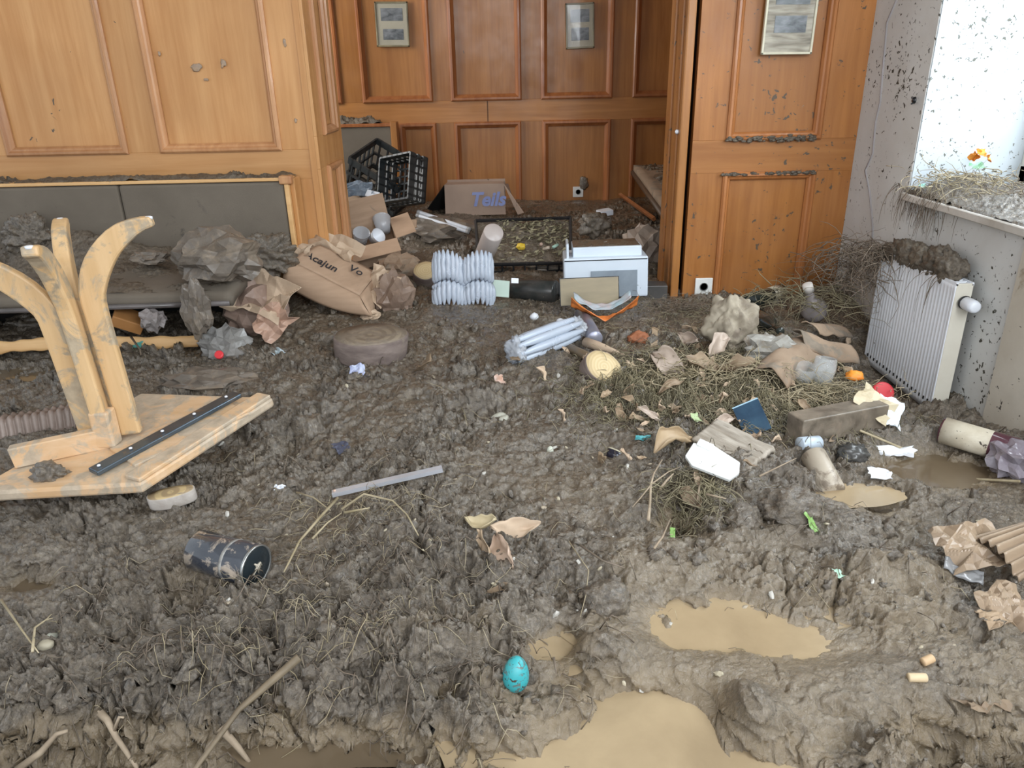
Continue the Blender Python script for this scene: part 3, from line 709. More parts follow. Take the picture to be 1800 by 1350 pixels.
patch('mud_on_bench', -2.2, x1 - .03, YA - .56, YA - .04, .46, .09, 'mud heaped on the alcove bench seat behind the crates', seed=19, edge=.08)
r_b = thing('alcove_bench', 'mud-covered bench seat along the right side of the alcove', 'bench')
e0 = PZ(1113, 296, .60); e1 = PZ(1170, 372, .57)
def rs(u, v):
    p = e0.lerp(e1, v); return (p.x + .6 * u, p.y, p.z + .01 * mn.noise(Vector((u * 4, v * 6, 1))))
MB().sheet(rs, 12, 30).build('seat', M_CARDM, r_b, solid=.05)
b = MB(); b.tube([e0 + Vector((0, 0, -.03)), e1 + Vector((0, 0, -.03))], .02, 6); b.build('front_rail', mat('dark_rail', (.10, .06, .035), rough=.5), r_b)
MB().box((e0.x + .25, (e0.y + e1.y) / 2, .25), (.03, e0.y - e1.y - .1, .5)).build('painted_seat_shade', M_DARK, r_b, smooth=False)  # near-black sheet painting the darkness below this seat
patch('mud_on_seat', e0.x + .02, 1.70, e1.y + .1, min(e0.y, YB - .06), .60, .05, 'silt and litter covering the right alcove seat', M_MUD, seed=23, edge=.06)
pk = thing('skirting_plank', 'thin brown plank lying on silt in front of the right alcove seat', 'plank')
b = MB(); A = PZ(1090, 342, .34); B = PZ(1150, 385, .34)
b.tube([A, B], .016, 4); b.build('plank', M_MOULDB, pk, smooth=False)

# ---- sockets
def socket(loc, s, label, clean=True):
    t = thing('wall_socket', label, 'socket', loc)
    MB().box((0, -.006, 0), (s, .012, s)).build('cover_plate', mat('socket_white', (.85, .85, .82), rough=.3), t, smooth=False, bevel=.003)
    MB().lathe([(s * .24, 0), (s * .24, .003), (s * .20, .003), (s * .19, -.004)], 24, Matrix.Translation((0, -.012, 0)) @ Matrix.Rotation(R_(90), 4, 'X')).build('socket_well', mat('socket_grey', (.12, .12, .11), rough=.5), t)
    return t
p = PY(1236, 503, YW); socket((p.x, YW - .001, p.z), .088, 'square white wall socket low on the right pine panel')
p = PY(1016, 337, YB); t = socket((p.x, YB - .001, p.z), .085, 'small white double socket at the foot of the alcove wall')
rag(1026, 322, YB - .02, (.035, .015, .05), 44, 'dark splash of mud above the alcove wall socket', M_MUD, 'mud_splash', 'mud', 3, .2)

# ---- pictures
M_GILT = mat('gilt_frame', (.62, .52, .34), (.45, .36, .20), rough=.3, metal=.6)
M_MATB = mat('picture_mount', (.52, .47, .36), (.42, .38, .29), scale=4, rough=.6)
def picmat(seed):
    return mat('old_print_%d' % seed, (.05, .055, .06), (.30, .31, .32), scale=9 + seed, stretch=(1, 1, 2.2), rough=.4, detail=9)
def picture(x0, x1, z0, z1, Y, label, tilt, prints, fr, mnt, fw=.012, group=None):
    cx, cz = (x0 + x1) / 2, (z0 + z1) / 2; w_, h_ = x1 - x0, z1 - z0
    t = thing('framed_picture', label, 'picture', (cx, Y - .008, cz), (0, R_(tilt), 0), group)
    b = MB()
    for (a, c_, d, e) in ((-w_ / 2 + fw / 2, 0, fw, h_), (w_ / 2 - fw / 2, 0, fw, h_), (0, h_ / 2 - fw / 2, w_, fw), (0, -h_ / 2 + fw / 2, w_, fw)): b.box((a, 0, c_), (d, .02, e))
    b.build('frame', fr, t, smooth=False, bevel=.002)
    MB().box((0, .002, 0), (w_ - fw, .006, h_ - fw)).build('mount', mnt, t, smooth=False)
    for i, (u, v, pw_, ph) in enumerate(prints):
        MB().box((u * w_, -.002, v * h_), (pw_ * w_, .003, ph * h_)).build('print', picmat(i + 1), t, smooth=False)
    MB().box((0, -.006, 0), (w_ - fw, .002, h_ - fw)).build('glass_pane', mat('picture_glass', (.9, .95, 1), (.9, .95, 1), rough=.03, trans=1.0, alpha=.25, mud=.05), t, smooth=False)
    return t
M_BF = mat('thin_black_frame', (.05, .045, .03), (.35, .30, .18), scale=3, rough=.3)
a = PY(664, 83, YB); c_ = PY(716, 5, YB)
picture(a.x, c_.x, a.z, PY(690, 3, YB).z, YB, 'small framed pair of old prints on the alcove wall, left one', 1.0, [(0, .22, .66, .28), (.02, -.22, .62, .24)], M_BF, M_MATB)
a = PY(994, 86, YB); c_ = PY(1045, 7, YB)
picture(a.x, c_.x, a.z, PY(1020, 5, YB).z, YB, 'small framed pair of old prints on the alcove wall, right one', -1.5, [(0, .22, .66, .28), (.0, -.18, .62, .28)], M_BF, M_MATB)
a = PY(1335, 97, YW); c_ = PY(1424, 90, YW)
M_RIP = mat('water_stained_mount', (.52, .46, .36), (.16, .13, .09), scale=6, stretch=(1, 1, 7), rough=.5, detail=3)
picture(a.x, c_.x, a.z, a.z + (c_.x - a.x) * 1.5, YW - .012, 'larger cream framed picture with water-stained prints on the right pine panel', .6, [(.02, .22, .66, .26), (.02, -.14, .62, .20)],
        mat('cream_frame', (.72, .68, .52), rough=.4), M_RIP, .010)

# ---- radiator
FX = 1.565; ry0, ry1 = PX(1682, 500, FX).y, PX(1551, 438, FX).y
rz1 = (PX(1682, 500, FX).z + PX(1551, 438, FX).z) / 2; rz0 = (PX(1637, 738, FX).z + PX(1537, 637, FX).z) / 2
rd = thing('radiator', 'white ribbed panel radiator on the outer wall under the window', 'radiator', (FX, (ry0 + ry1) / 2, rz0))
L_ = ry1 - ry0; H_ = rz1 - rz0; M_RAD = mat('radiator_white', (.84, .87, .92), (.80, .83, .88), rough=.28, speck=.3, sscale=30)
def rf(u, v):
    y = -L_ / 2 + L_ * u; k = (u * 26) % 1.0
    g = .0 if u < .02 or u > .98 or v < .05 or v > .95 else .0032 * (1 - abs(2 * k - 1) ** 3)
    return (g, y, v * H_)
b = MB().sheet(rf, 26 * 8, 22); b.build('front_panel', M_RAD, rd, solid=.003)
for sg in (-1, 1): MB().box((.03, sg * (L_ / 2 - .003), H_ / 2), (.062, .006, H_)).build('side_panel', mat('radiator_side', (.66, .63, .54), (.6, .56, .47), rough=.4, mud=.15), rd, smooth=False, bevel=.002)
b = MB(); b.box((.055, 0, H_ / 2), (.006, L_ - .01, H_ - .01)); b.build('rear_panel', mat('radiator_rear', (.35, .30, .22), rough=.6), rd, smooth=False)
b = MB()
for k in range(22): b.box((.03, -L_ / 2 + (k + .5) * L_ / 22, H_ - .004), (.055, .007, .006))
b.box((.002, 0, H_ - .002), (.008, L_, .01)); b.box((.058, 0, H_ - .002), (.006, L_, .01)); b.build('top_grille', M_RAD, rd, smooth=False)
for k in range(18):
    b = MB(); b.box((-.0015, -L_ / 2 + .02 + (k + .3) * (L_ - .03) / 18, .035), (.003, .006, .012)); b.build('slot', M_DARK, rd, smooth=False)
vp = Vector((.035, -L_ / 2 - .005, H_ - .065))
Mv = Matrix.Translation(vp) @ Matrix.Rotation(R_(90), 4, 'X')
vv = MB().lathe([(.017, 0), (.019, .01), (.023, .015), (.023, .055), (.020, .07), (.014, .074)], 20, Mv).build('thermostat_valve', M_WHITE, rd)
MB().lathe([(.024, .004), (.024, .012)], 20, Mv).build('valve_collar', M_BLACK, vv)
# root wads and litter on the radiator and the sill
def tangle(name, label, cx, n, spread, length, r, m, seed, droop=.0, parent=None, curl=1.0, cat='roots', kind='stuff', updir=.2, sag=None):
    rnd = random.Random(seed); b = MB()
    for k in range(n):
        p = Vector((rnd.gauss(cx[0], spread[0]), rnd.gauss(cx[1], spread[1]), cx[2] + rnd.random() * spread[2]))
        d = Vector((rnd.gauss(0, 1), rnd.gauss(0, 1), rnd.gauss(0, updir))).normalized(); pts = [p.copy()]
        ll = length * rnd.uniform(.4, 1.3)
        for j in range(6):
            d = (d + Vector((rnd.gauss(0, .3), rnd.gauss(0, .3), rnd.gauss(0, .2))) * curl + Vector((0, 0, -droop))).normalized()
            p = p + d * ll / 6
            if sag is not None and p.z < sag: p.z = sag
            pts.append(p.copy())
        rr = r * rnd.uniform(.5, 1.3); b.tube(pts, [rr, rr, rr * .9, rr * .8, rr * .65, rr * .5, rr * .25], 4)
    o = b.build(name, m, parent)
    if label: tag(o, label, cat, kind=kind)
    return o
RC = Vector((FX + .03, (ry0 + ry1) / 2, rz1))
b = MB()
for k, (dy, dz, s_) in enumerate([(.20, .0, .05), (.10, .02, .055), (.0, .02, .05), (-.1, .035, .06), (-.17, .03, .055), (.26, -.01, .04)]):
    b.blob((.045, s_ * 1.3, s_), 4, .35, 4, k + 60, .4, M=Matrix.Translation(RC + Vector((.0, dy, dz))))
tag(b.build('mud_clump', M_MUD2), 'dark clump of mud and roots sitting on top of the radiator', 'mud', kind='stuff')
tangle('dead_roots', 'wiry dark roots draped over the radiator corner', (FX - .02, ry1 + .02, rz1 - .02), 90, (.02, .07, .06), .24, .0016, M_BARKD, 11, .35)
tangle('dead_roots', 'fine roots dangling over the front of the radiator', (FX - .012, (ry0 + ry1) / 2 + .05, rz1), 22, (.005, .16, .01), .16, .0012, M_BARKD, 12, .7, curl=.4)
tangle('root_wad', 'tangled wad of brown roots between radiator and pine panel', (XR - .15, ry1 + .12, .40), 260, (.07, .12, .16), .20, .0018, M_BARKD, 13, .2)
tangle('root_wad', 'brown roots piled on the cardboard in the right corner', (XR - .32, ry1 + .1, .30), 200, (.12, .10, .06), .18, .0018, M_GRASS, 14, .1)
patch('sill_litter_mud', XR - .02, NX - .01, 2.25, NY1 - .02, NZ0, .05, 'mud and litter swept into the far corner of the window sill', M_MUD, seed=41, edge=.06, res=.004,
      fn=lambda X, Y: .07 * np.exp(-((X - 1.85) / .13) ** 2 - ((Y - 3.03) / .09) ** 2))
tangle('sill_roots', 'dark roots lying along the back of the window sill', (1.92, 2.7, NZ0 + .03), 200, (.07, .2, .05), .12, .0016, M_BARKD, 17, .1, sag=NZ0 + .002)
tangle('sill_straw', 'pale straw and roots strewn over the window sill', (1.80, 2.98, NZ0 + .03), 260, (.10, .10, .07), .10, .0016, M_STRAW, 15, .1, sag=NZ0 + .002)
tangle('sill_roots', 'dark roots hanging down the wall from the front of the window sill', (XR - .01, 3.0, NZ0 + .01), 160, (.008, .10, .02), .15, .0014, M_BARKD, 16, .9, curl=.5)
M_OR = mat('orange_scrap', (.85, .36, .04), (.8, .22, .03), scale=20, rough=.5)
M_GR = mat('green_scrap', (.35, .62, .42), (.3, .5, .35), rough=.5)
def scrap(p, w_, h_, m, seed, label, cat='scrap', name='paper_scrap', rot=(0, 0, 0), amp=.3, group=None, th_=.001, n_=10):
    L1, L2, L3, L4 = lattice(seed, 3), lattice(seed + 50, 6), lattice(seed + 90, 4), lattice(seed + 70, 5)
    n_ = 12 if n_ < 20 else 36
    def fn(u, v):
        k = (L1(u, v) * .6 + L2(u, v) * .28) * amp * w_
        e = 1 + .16 * L3(u, v); e2 = 1 + .2 * L4(v, u)
        return ((u - .5) * w_ * e, (v - .5) * h_ * e2, k)
    t = MB().sheet(fn, n_, n_).build(name, m, loc=p, rot=rot, solid=th_, smooth=False)
    return tag(t, label, cat, group)
for k, (px, py) in enumerate([(1725, 268), (1738, 278), (1712, 276)]):
    p = PX(px, py, 1.86); scrap(p, .035, .03, M_OR, k + 2, ['orange petal-like scrap on top of the sill litter, leftmost', 'orange petal-like scrap on top of the sill litter, rightmost', 'orange scrap low in the window sill litter'][k], rot=(R_(50), R_(20 * k), k))
scrap(PX(1718, 290, 1.82), .06, .03, M_GR, 9, 'pale green scrap in the window sill litter', rot=(R_(60), 0, .3))
scrap(PX(1622, 326, 1.64), .03, .015, mat('aqua_scrap', (.4, .7, .62)), 10, 'tiny aqua scrap at the sill corner', rot=(R_(60), 0, .3))
# ================================================================ DEBRIS
def crumple(p, rad, seed, label, m, name='crumpled_paper', cat='paper', rot=(0, 0, 0), cre=.35, amp=.30, freq=3.2, sub=5, smooth_=False):
    if smooth_: return tag(MB().blob(rad, sub, amp, freq, seed, cre).build(name, m, loc=p, rot=rot), label, cat)
    return tag(MB().facets(rad, seed, amp * .9, 3 if sub > 4 else 2, cuts=2, fine=.015).build(name, m, loc=p, rot=rot, smooth=False), label, cat)
def slice_(px, py, rx, h, rot, label, seed, barkm, facem, name='log_slice', sq=1.0, mudtop=False):
    t = thing(name, label, 'log slice', G(px, py), rot)
    MB().lathe([(rx * .97, 0), (rx, h * .1), (rx, h * .93), (rx * .97, h)], 48, Matrix.Diagonal((1, sq, 1, 1)), .10, seed).build('bark', barkm, t)
    MB().lathe([(rx * .955, h * .9), (rx * .95, h * 1.005), (rx * .5, h * 1.01), (.001, h * 1.01)], 48, Matrix.Diagonal((1, sq, 1, 1)), .10, seed).build('cut_face', facem, t)
    return t
M_BARK = mat('bark', (.24, .19, .165), (.12, .09, .08), scale=9, stretch=(1, 1, 3), rough=.8, bump=.8, bscale=22, mud=.3)
M_RING = mat('cut_wood', (.60, .47, .27), (.54, .41, .22), scale=26, ring=True, rough=.6, mud=.12, mscale=14)
M_RINGM = mat('muddy_cut_wood', (.26, .21, .15), (.18, .14, .10), scale=8, ring=True, rough=.6, mud=.62, mscale=14, bump=.5, bscale=30)
s0 = S(652, 600)
slice_(652, 622, 62 * s0, .095, (R_(4), R_(2), .3), 'large round log slice caked in mud, lying flat below the kraft paper carton', 3, M_BARK, M_RINGM, sq=.85)
slice_(1050, 652, 38 * S(1052, 655), .06, (R_(42), R_(28), .0), 'tilted log slice with pale yellow cut face beside the grass heap', 5, M_BARK, M_RING, sq=.75)
slice_(305, 880, 40 * S(305, 875), .035, (R_(3), R_(-4), .3), 'flat pale log slice half sunk in mud in front of the overturned table', 7, mat('pale_bark', (.5, .46, .42), (.3, .26, .22), scale=12, rough=.8, bump=.8, mud=.3), mat('muddy_ring2', (.5, .38, .2), (.34, .25, .14), scale=10, ring=True, rough=.6, mud=.42, mscale=22), sq=.5)
slice_(748, 492, 22 * S(748, 485), .10, (R_(38), R_(-10), .4), 'small log end left of the air cushion bottle sleeve', 9, M_BARK, M_RING, sq=.85)

# kraft carton with handwriting
A = G(660, 548); Bc = PZ(500, 500, .27)
t = thing('kraft_carton', 'brown carton lying on its side with black handwriting, wrapped in torn kraft paper', 'carton', G(578, 530, -.02), (0, 0, 0))
o3 = t.location
B0, B1 = PY(498, 499, 3.42), PY(652, 555, 3.34)
T0, T1 = PY(508, 457, B0.y + .04), PY(632, 520, B1.y + .06)
U0, U1 = PY(562, 430, 3.62), PY(664, 480, 3.66)
B0, B1, T0, T1, U0, U1 = [p - o3 for p in (B0, B1, T0, T1, U0, U1)]
nf = (B1 - B0).cross(T0 - B0).normalized(); nf = nf if nf.y < 0 else -nf
nu = (T1 - T0).cross(U0 - T0).normalized(); nu = nu if nu.z > 0 else -nu
def quad(p00, p10, p11, p01, bul, nrm, sag=0.0):
    def fn(u, v):
        p = (p00 * (1 - u) + p10 * u) * (1 - v) + (p01 * (1 - u) + p11 * u) * v
        return p + nrm * bul * 4 * v * (1 - v) + Vector((0, 0, -sag * 4 * u * (1 - u) * (1 - v))) + nrm * .004 * mn.noise(p * 14)
    return fn
b = MB(); b.sheet(quad(B0, B1, T1, T0, .022, nf, .035), 18, 12); b.sheet(quad(T0, T1, U1, U0, .006, nu), 18, 12)
b.sheet(quad(B0, T0, U0, U0 - Vector((0, 0, .15)), 0, nf), 6, 6); b.sheet(quad(B1, T1, U1, U1 - Vector((0, 0, .12)), 0, nf), 6, 6)
b.build('carton_body', M_CARD, t, solid=.004)
cen = (T0 + T1 + U0 + U1) / 4; ex = (T1 - T0).normalized(); ez = nu; ey = ez.cross(ex).normalized()
if (U0 - T0).dot(ey) < 0: ey = -ey
M_INK = mat('black_ink', (.03, .03, .035), rough=.6)
def basis(o, x, y, z):
    M = Matrix((x, y, z)).transposed().to_4x4(); M.translation = o; return M
lettering('Acajun', .062, M_INK, t, basis(cen + ez * .020 - ex * .07 - ey * .03, ex, ey, ex.cross(ey)) , .0008, 'handwriting')
lettering('Vo', .062, M_INK, t, basis(cen + ey * .03 + ez * .016 + ex * .085, ex, ey, ex.cross(ey)), .0008, 'handwriting')
def kraft(px, py, dz, w_, h_, seed, rot, par=None, amp=.28, m=M_KRAFT):
    return scrap(G(px, py, dz), w_, h_, m, seed, '', rot=rot, amp=amp, name='kraft_paper', th_=.0015, n_=26)
def part_sheet(par, px, py, YY, w_, h_, seed, rot, amp=.28, m=M_KRAFT, name='paper_wrap'):
    o = kraft(px, py, 0, w_, h_, seed, rot, amp=amp, m=m); o.location = PY(px, py, YY); o.name = name
    for kk in ('label', 'category', 'group'):
        if kk in o: del o[kk]
    o.location = o.location - par.location; o.parent = par; return o
for k in list(range(1)):
    pass
def scrapp(*a, **k):
    return scrap(*a, **k)
part_sheet(t, 590, 432, 3.66, .26, .10, 4, (R_(30), R_(16), -.35), .2)
part_sheet(t, 664, 498, 3.55, .17, .17, 6, (R_(45), R_(18), -.6), .25)
part_sheet(t, 515, 434, 3.54, .20, .08, 8, (R_(35), R_(8), -.1), .25)
t['label'] = 'brown carton lying on its side with black handwriting, wrapped in torn kraft paper'
crumple(G(690, 520, .05), (.10, .09, .13), 12, 'dark brown crumpled paper standing right of the handwritten carton', mat('wet_brown_paper', (.27, .19, .14), (.17, .115, .085), scale=6, rough=.4, mud=.2, bump=.3), cre=.4)
crumple(G(650, 548, .02), (.05, .04, .025), 14, 'torn white and tan paper corner at the near end of the handwritten carton', M_KRAFT, cre=.45)
# crumpled kraft bag
bg = thing('paper_bag', 'crumpled kraft paper bag with dark wet side standing before the bench end', 'bag', G(455, 582, -.02))
MB().facets((.145, .12, .145), 21, .22, 3, Matrix.Translation((0, 0, .12)), 2, .012).build('bag_body', mat('wet_bag', (.34, .24, .19), (.20, .14, .11), scale=5, rough=.45, mud=.35, mscale=5, bump=.3), bg, smooth=False)
o = part_sheet(bg, 457, 522, 3.12, .28, .20, 11, (R_(38), R_(14), -.25), .3); o.name = 'torn_flap'
part_sheet(bg, 478, 566, 3.02, .12, .15, 17, (R_(70), R_(45), -.2), .4, mat('peach_paper', (.52, .34, .25), (.42, .27, .2), rough=.35, mud=.2), 'torn_flap')
# grey plastic bag with red cap
pb = crumple(G(395, 605, .03), (.105, .09, .095), 25, 'grey mud-streaked plastic bag beside the red cap', mat('grey_film', (.30, .30, .29), (.17, .155, .14), scale=5, rough=.15, rough2=.5, mud=.35, mscale=5), 'plastic_bag', 'bag', cre=.7)
def cap(px, py, r, m, label, name='red_bottle_cap', h=.014, dz=.01, rot=(R_(50), 0, 0)):
    t = MB().lathe([(r * .9, 0), (r, h * .2), (r, h), (r * .8, h * 1.05)], 20).build(name, m, loc=G(px, py, dz), rot=rot, bevel=.0)
    return tag(t, label, 'cap')
M_RED = mat('red_plastic', (.75, .05, .06), rough=.3)
cap(386, 622, .017, M_RED, 'small bright red cap below the grey plastic bag', dz=.03)
cap(1548, 684, .035, mat('dim_red', (.55, .04, .05), rough=.4), 'red round lid in the shadow under the radiator', 'red_disc', .03, .03)

# broken pale board behind table legs
t = thing('broken_board', 'long thin pale board with torn edge lying before the bench behind the table legs', 'board')
A = G(-20, 612, .05); B = G(345, 592, .05)
def bf(u, v):
    p = A.lerp(B, u); return (p.x, p.y + .02 * v, p.z + (v - .5) * (.045 + .02 * mn.noise(Vector((u * 14, 0, 0)))) + .01 * math.sin(u * 5))
MB().sheet(bf, 60, 4).build('board', M_FRAME, t, solid=.012)
# items under bench
t = tag(MB().box((0, 0, 0), (.12, .10, .05)).build('broken_wood_block', mat('orange_wood', (.45, .22, .08), (.35, .16, .05), scale=4, rough=.5), loc=PY(226, 562, 3.0), rot=(.3, .5, .4), smooth=False, bevel=.004), 'orange-brown wooden block in the dark below the bench', 'block')
crumple(PY(268, 562, 2.95), (.05, .05, .05), 31, 'crumpled grey wrapping in the dark below the bench', mat('grey_wrap', (.35, .31, .30), (.2, .18, .17), rough=.4), 'crumpled_wrapping', 'wrapping', cre=.5)
scrap(G(238, 600, .02), .05, .03, mat('teal_scrap', (.1, .35, .30)), 61, 'dark teal scrap in the mud below the broken board', rot=(R_(40), 0, 0))
# open carton with plastic cups
p0 = G(655, 455, -.02)
oc = thing('open_carton', 'open brown cardboard carton holding plastic cups, tipped beside the left folding door', 'carton', p0, (R_(14), R_(-10), R_(14)))
W, D, Hh = .33, .28, .17
b = MB()
b.box((0, -D / 2, Hh / 2), (W, .004, Hh)); b.box((0, D / 2, Hh / 2), (W, .004, Hh)); b.box((-W / 2, 0, Hh / 2), (.004, D, Hh)); b.box((W / 2, 0, Hh / 2), (.004, D, Hh)); b.box((0, 0, .002), (W, D, .004))
b.build('carton_body', M_CARD, oc, smooth=False)
def flap(x0, y0, x1, y1, dirv, ln_):
    a = Vector((x0, y0, Hh)); c_ = Vector((x1, y1, Hh)); d = Vector(dirv).normalized() * ln_
    MB().add([a, c_, c_ + d, a + d], [(0, 1, 2, 3)]).build('carton_flap', M_CARD, oc, smooth=False, solid=.004)
flap(-W / 2, D / 2, W / 2, D / 2, (0, .25, 1), .16); flap(-W / 2, -D / 2, W / 2, -D / 2, (0, -1, -.15), .13); flap(-W / 2, -D / 2, -W / 2, D / 2, (-1, 0, .6), .12); flap(W / 2, -D / 2, W / 2, D / 2, (1, 0, .1), .12)
def cup(loc, rot, r, h, label, m=M_PLAST, group='plastic cups in the open carton'):
    t = MB().lathe([(r * .7, 0), (r * .98, h * .9), (r, h), (r * 1.02, h), (r * .95, h * .98), (r * .66, .004)], 24).build('plastic_cup', m, loc=loc, rot=rot)
    return tag(t, label, 'cup', group)
cup(p0 + Vector((-.06, -.02, .11)), (.6, .3, 0), .05, .09, 'clear plastic cup in the open carton, nearest its left flap')
cup(p0 + Vector((.08, .02, .17)), (-.9, .3, .5), .055, .10, 'clear plastic cup tipped upright in the open carton, furthest right')
cup(p0 + Vector((.02, -.03, .13)), (.9, .6, .5), .045, .06, 'short white rimmed cup between the two clear cups of the carton', M_WHITE)
# cartons behind
def small_box(name, loc, dims, rot, m, label, cat='carton', bev=.002):
    return tag(MB().box((0, 0, dims[2] / 2), dims).build(name, m, loc=loc, rot=rot, smooth=False, bevel=bev), label, cat)
small_box('cardboard_box', G(645, 385, -.03), (.42, .28, .24), (.35, .25, -.5), M_CARDM, 'muddy closed cardboard box behind the open carton')
small_box('paper_label', PY(652, 347, 4.98), (.09, .01, .05), (-.8, .2, -.3), M_WHITE, 'small white label lying on the muddy closed box', 'label')
small_box('cardboard_strip', G(716, 398, .08), (.12, .01, .055), (-.5, 0, -.1), M_CARD, 'short flat cardboard strip right of the open carton', 'cardboard')
scrap(PY(632, 330, 5.0), .16, .10, mat('blue_grey_film', (.25, .30, .36), rough=.2), 71, 'blue-grey plastic film on the boxes beside the folding door', 'film', 'plastic_film', (R_(60), 0, .4))
# dark crates
def crate(loc, rot, w_, d_, h_, label, nm='bottle_crate'):
    t = thing(nm, label, 'crate', loc, rot); m = mat('crate_black', (.022, .028, .032), (.05, .052, .05), scale=6, rough=.35, mud=.25, mscale=6)
    b = MB()
    for (x, y, sx, sy) in ((0, -d_ / 2, w_, .012), (0, d_ / 2, w_, .012), (-w_ / 2, 0, .012, d_), (w_ / 2, 0, .012, d_)):
        for z, hh in ((.02, .04), (h_ - .025, .05), (h_ * .5, .02)): b.box((x, y, z), (sx, sy, hh))
        for k in range(6):
            q = (k + .5) / 6 - .5; b.box((x + (q * w_ if sx > sy else 0), y + (q * d_ if sy > sx else 0), h_ / 2), (.012 if sx > sy else sx, sy if sx > sy else .012, h_))
    b.build('crate_wall', m, t, smooth=False)
    b = MB()
    for k in range(7):
        b.box(((k / 6 - .5) * w_, 0, .006), (.012, d_, .012)); b.box((0, (k / 6 - .5) * d_, .006), (w_, .012, .012))
    b.build('crate_base', m, t, smooth=False); return t
crate(PY(672, 336, 5.6), (R_(20), R_(28), R_(-20)), .42, .34, .26, 'black plastic crate tipped against the alcove bench, base mostly hidden')
crate(PY(722, 322, 5.25), (R_(70), R_(-10), R_(-38)), .30, .30, .16, 'smaller black crate on its side left of the lettered carton')
# lettered carton
YT = 5.55; a = PY(783, 372, YT); c_ = PY(888, 324, YT)
tc_ = thing('lettered_carton', 'muddy carton with blue brush lettering and open side flap against the alcove wall', 'carton', (a.x, YT, a.z - .03))
w_ = c_.x - a.x; h_ = c_.z - a.z + .03
M_TC = mat('stained_carton', (.42, .31, .24), (.35, .255, .20), scale=4, rough=.8, speck=.5, sscale=30, mud=.12)
MB().add([(0, 0, 0), (w_, 0, 0), (w_ - .01, .03, h_), (.0, .03, h_)], [(0, 1, 2, 3)]).build('carton_front', M_TC, tc_, smooth=False, solid=.005)
MB().add([(0, .03, h_), (w_ - .01, .03, h_), (w_ - .01, .33, h_ - .02), (0, .33, h_ - .02)], [(0, 1, 2, 3)]).build('carton_top', M_TC, tc_, smooth=False, solid=.005)
MB().add([(w_ - .01, .03, h_), (w_ + .13, -.06, 0.02), (w_ + .09, -.02, 0.0), (w_ + .02, .10, h_ - .01)], [(0, 1, 2, 3)]).build('carton_flap', M_TC, tc_, smooth=False, solid=.005)
MB().add([(0, .03, h_), (-.14, .08, .04), (-.10, .2, .0), (0, .3, 0)], [(0, 1, 2, 3)]).build('carton_flap', M_DARK, tc_, smooth=False, solid=.005)
MB().add([(0, .33, 0), (w_, .33, 0), (w_, .33, h_), (0, .33, h_)], [(0, 1, 2, 3)]).build('carton_back', M_TC, tc_, smooth=False, solid=.005)
lettering('Teils', .135, mat('blue_paint', (.20, .25, .52), (.28, .33, .58), rough=.6), tc_, Matrix.Translation((w_ * .70, .004, h_ * .50)) @ Matrix.Rotation(R_(90 - 7), 4, 'X'), .0045, 'painted_lettering', .25)
# white tube lights
def rod(name, p0x, p1x, r, m, label, cat, off_=0, dz0=.02, dz1=.02, n=12, caps=None, group=None):
    t = thing(name, label, cat, group=group); A = G(p0x[0], p0x[1] + off_, dz0); B = G(p1x[0], p1x[1] + off_, dz1); l_ = aim(t, A, B)
    MB().lathe([(r * .8, 0), (r, .003), (r, l_ - .003), (r * .8, l_)], n).build('body', m, t)
    if caps: 
        MB().lathe([(r * 1.05, -.004), (r * 1.05, .02)], n).build('end_cap', caps, t); MB().lathe([(r * 1.05, l_ - .02), (r * 1.05, l_ + .004)], n).build('end_cap', caps, t)
    return t
rod('white_rod', (735, 371), (826, 400), .014, M_WHITE, 'white plastic rod on the mud left of the leaf-filled crate, upper of two', 'rod', 0, .10, .06, caps=mat('grey_cap', (.4, .4, .4)))
rod('white_rod', (733, 376), (824, 405), .012, M_WHITE, 'white plastic rod on the mud left of the leaf-filled crate, lower of two', 'rod', 1, .09, .05, caps=mat('grey_cap', (.4, .4, .4)))
# crate tray filled with leaves
F0, F1 = PY(842, 466, 4.15), PY(1003, 462, 4.15); K0, K1 = PY(836, 388, 4.50), PY(1003, 383, 4.50)
lc = thing('leaf_filled_crate', 'black wire-edged crate lid tilted up and filled with wet leaves', 'crate')
b = MB()
for (p, q_) in ((F0, F1), (K0, K1), (F0, K0), (F1, K1)): b.tube([p, q_], .010, 4)
dn = Vector((0, .02, -.05))
for (p, q_) in ((F0, F1), (F0, K0), (F1, K1)): b.tube([p + dn, q_ + dn], .008, 4)
for k in range(9):
    p = F0.lerp(F1, k / 8); b.tube([p, p + dn], .006, 4)
    p = F1.lerp(K1, k / 8); b.tube([p, p + dn], .006, 4)
b.build('crate_rim', M_BLACK, lc, smooth=False)
def tray(u, v):
    p = (F0 * (1 - u) + F1 * u) * (1 - v) + (K0 * (1 - u) + K1 * u) * v
    return p + Vector((0, 0, -.012 + .012 * mn.fractal(p * 14, 1, 2, 4)))
MB().sheet(tray, 60, 40).build('mud_fill', M_MUD, lc)
rnd = random.Random(55); bl = MB(); bs = MB()
for k in range(900):
    u, v = rnd.random(), rnd.random() ** .8
    if v < .5 and rnd.random() < .6: continue
    if u < .22: continue
    p = Vector(tray(u, v)) + Vector((0, -.006, .008)); a = rnd.random() * 6.28; l_ = rnd.uniform(.010, .024)
    d = Vector((math.cos(a), math.sin(a) * .7, rnd.uniform(-.1, .6))) * l_; s_ = Vector((-math.sin(a), math.cos(a) * .7, .3)) * l_ * .4
    bl.add([p - d, p + s_, p + d, p - s_], [(0, 1, 2, 3)])
tag(bl.build('leaf_fill', mat('wet_leaf_bits', (.42, .39, .26), (.20, .18, .11), scale=30, rough=.3), lc, smooth=False), kind='stuff')
def pt_on(px, py, Y=4.2): return PY(px, py, Y)
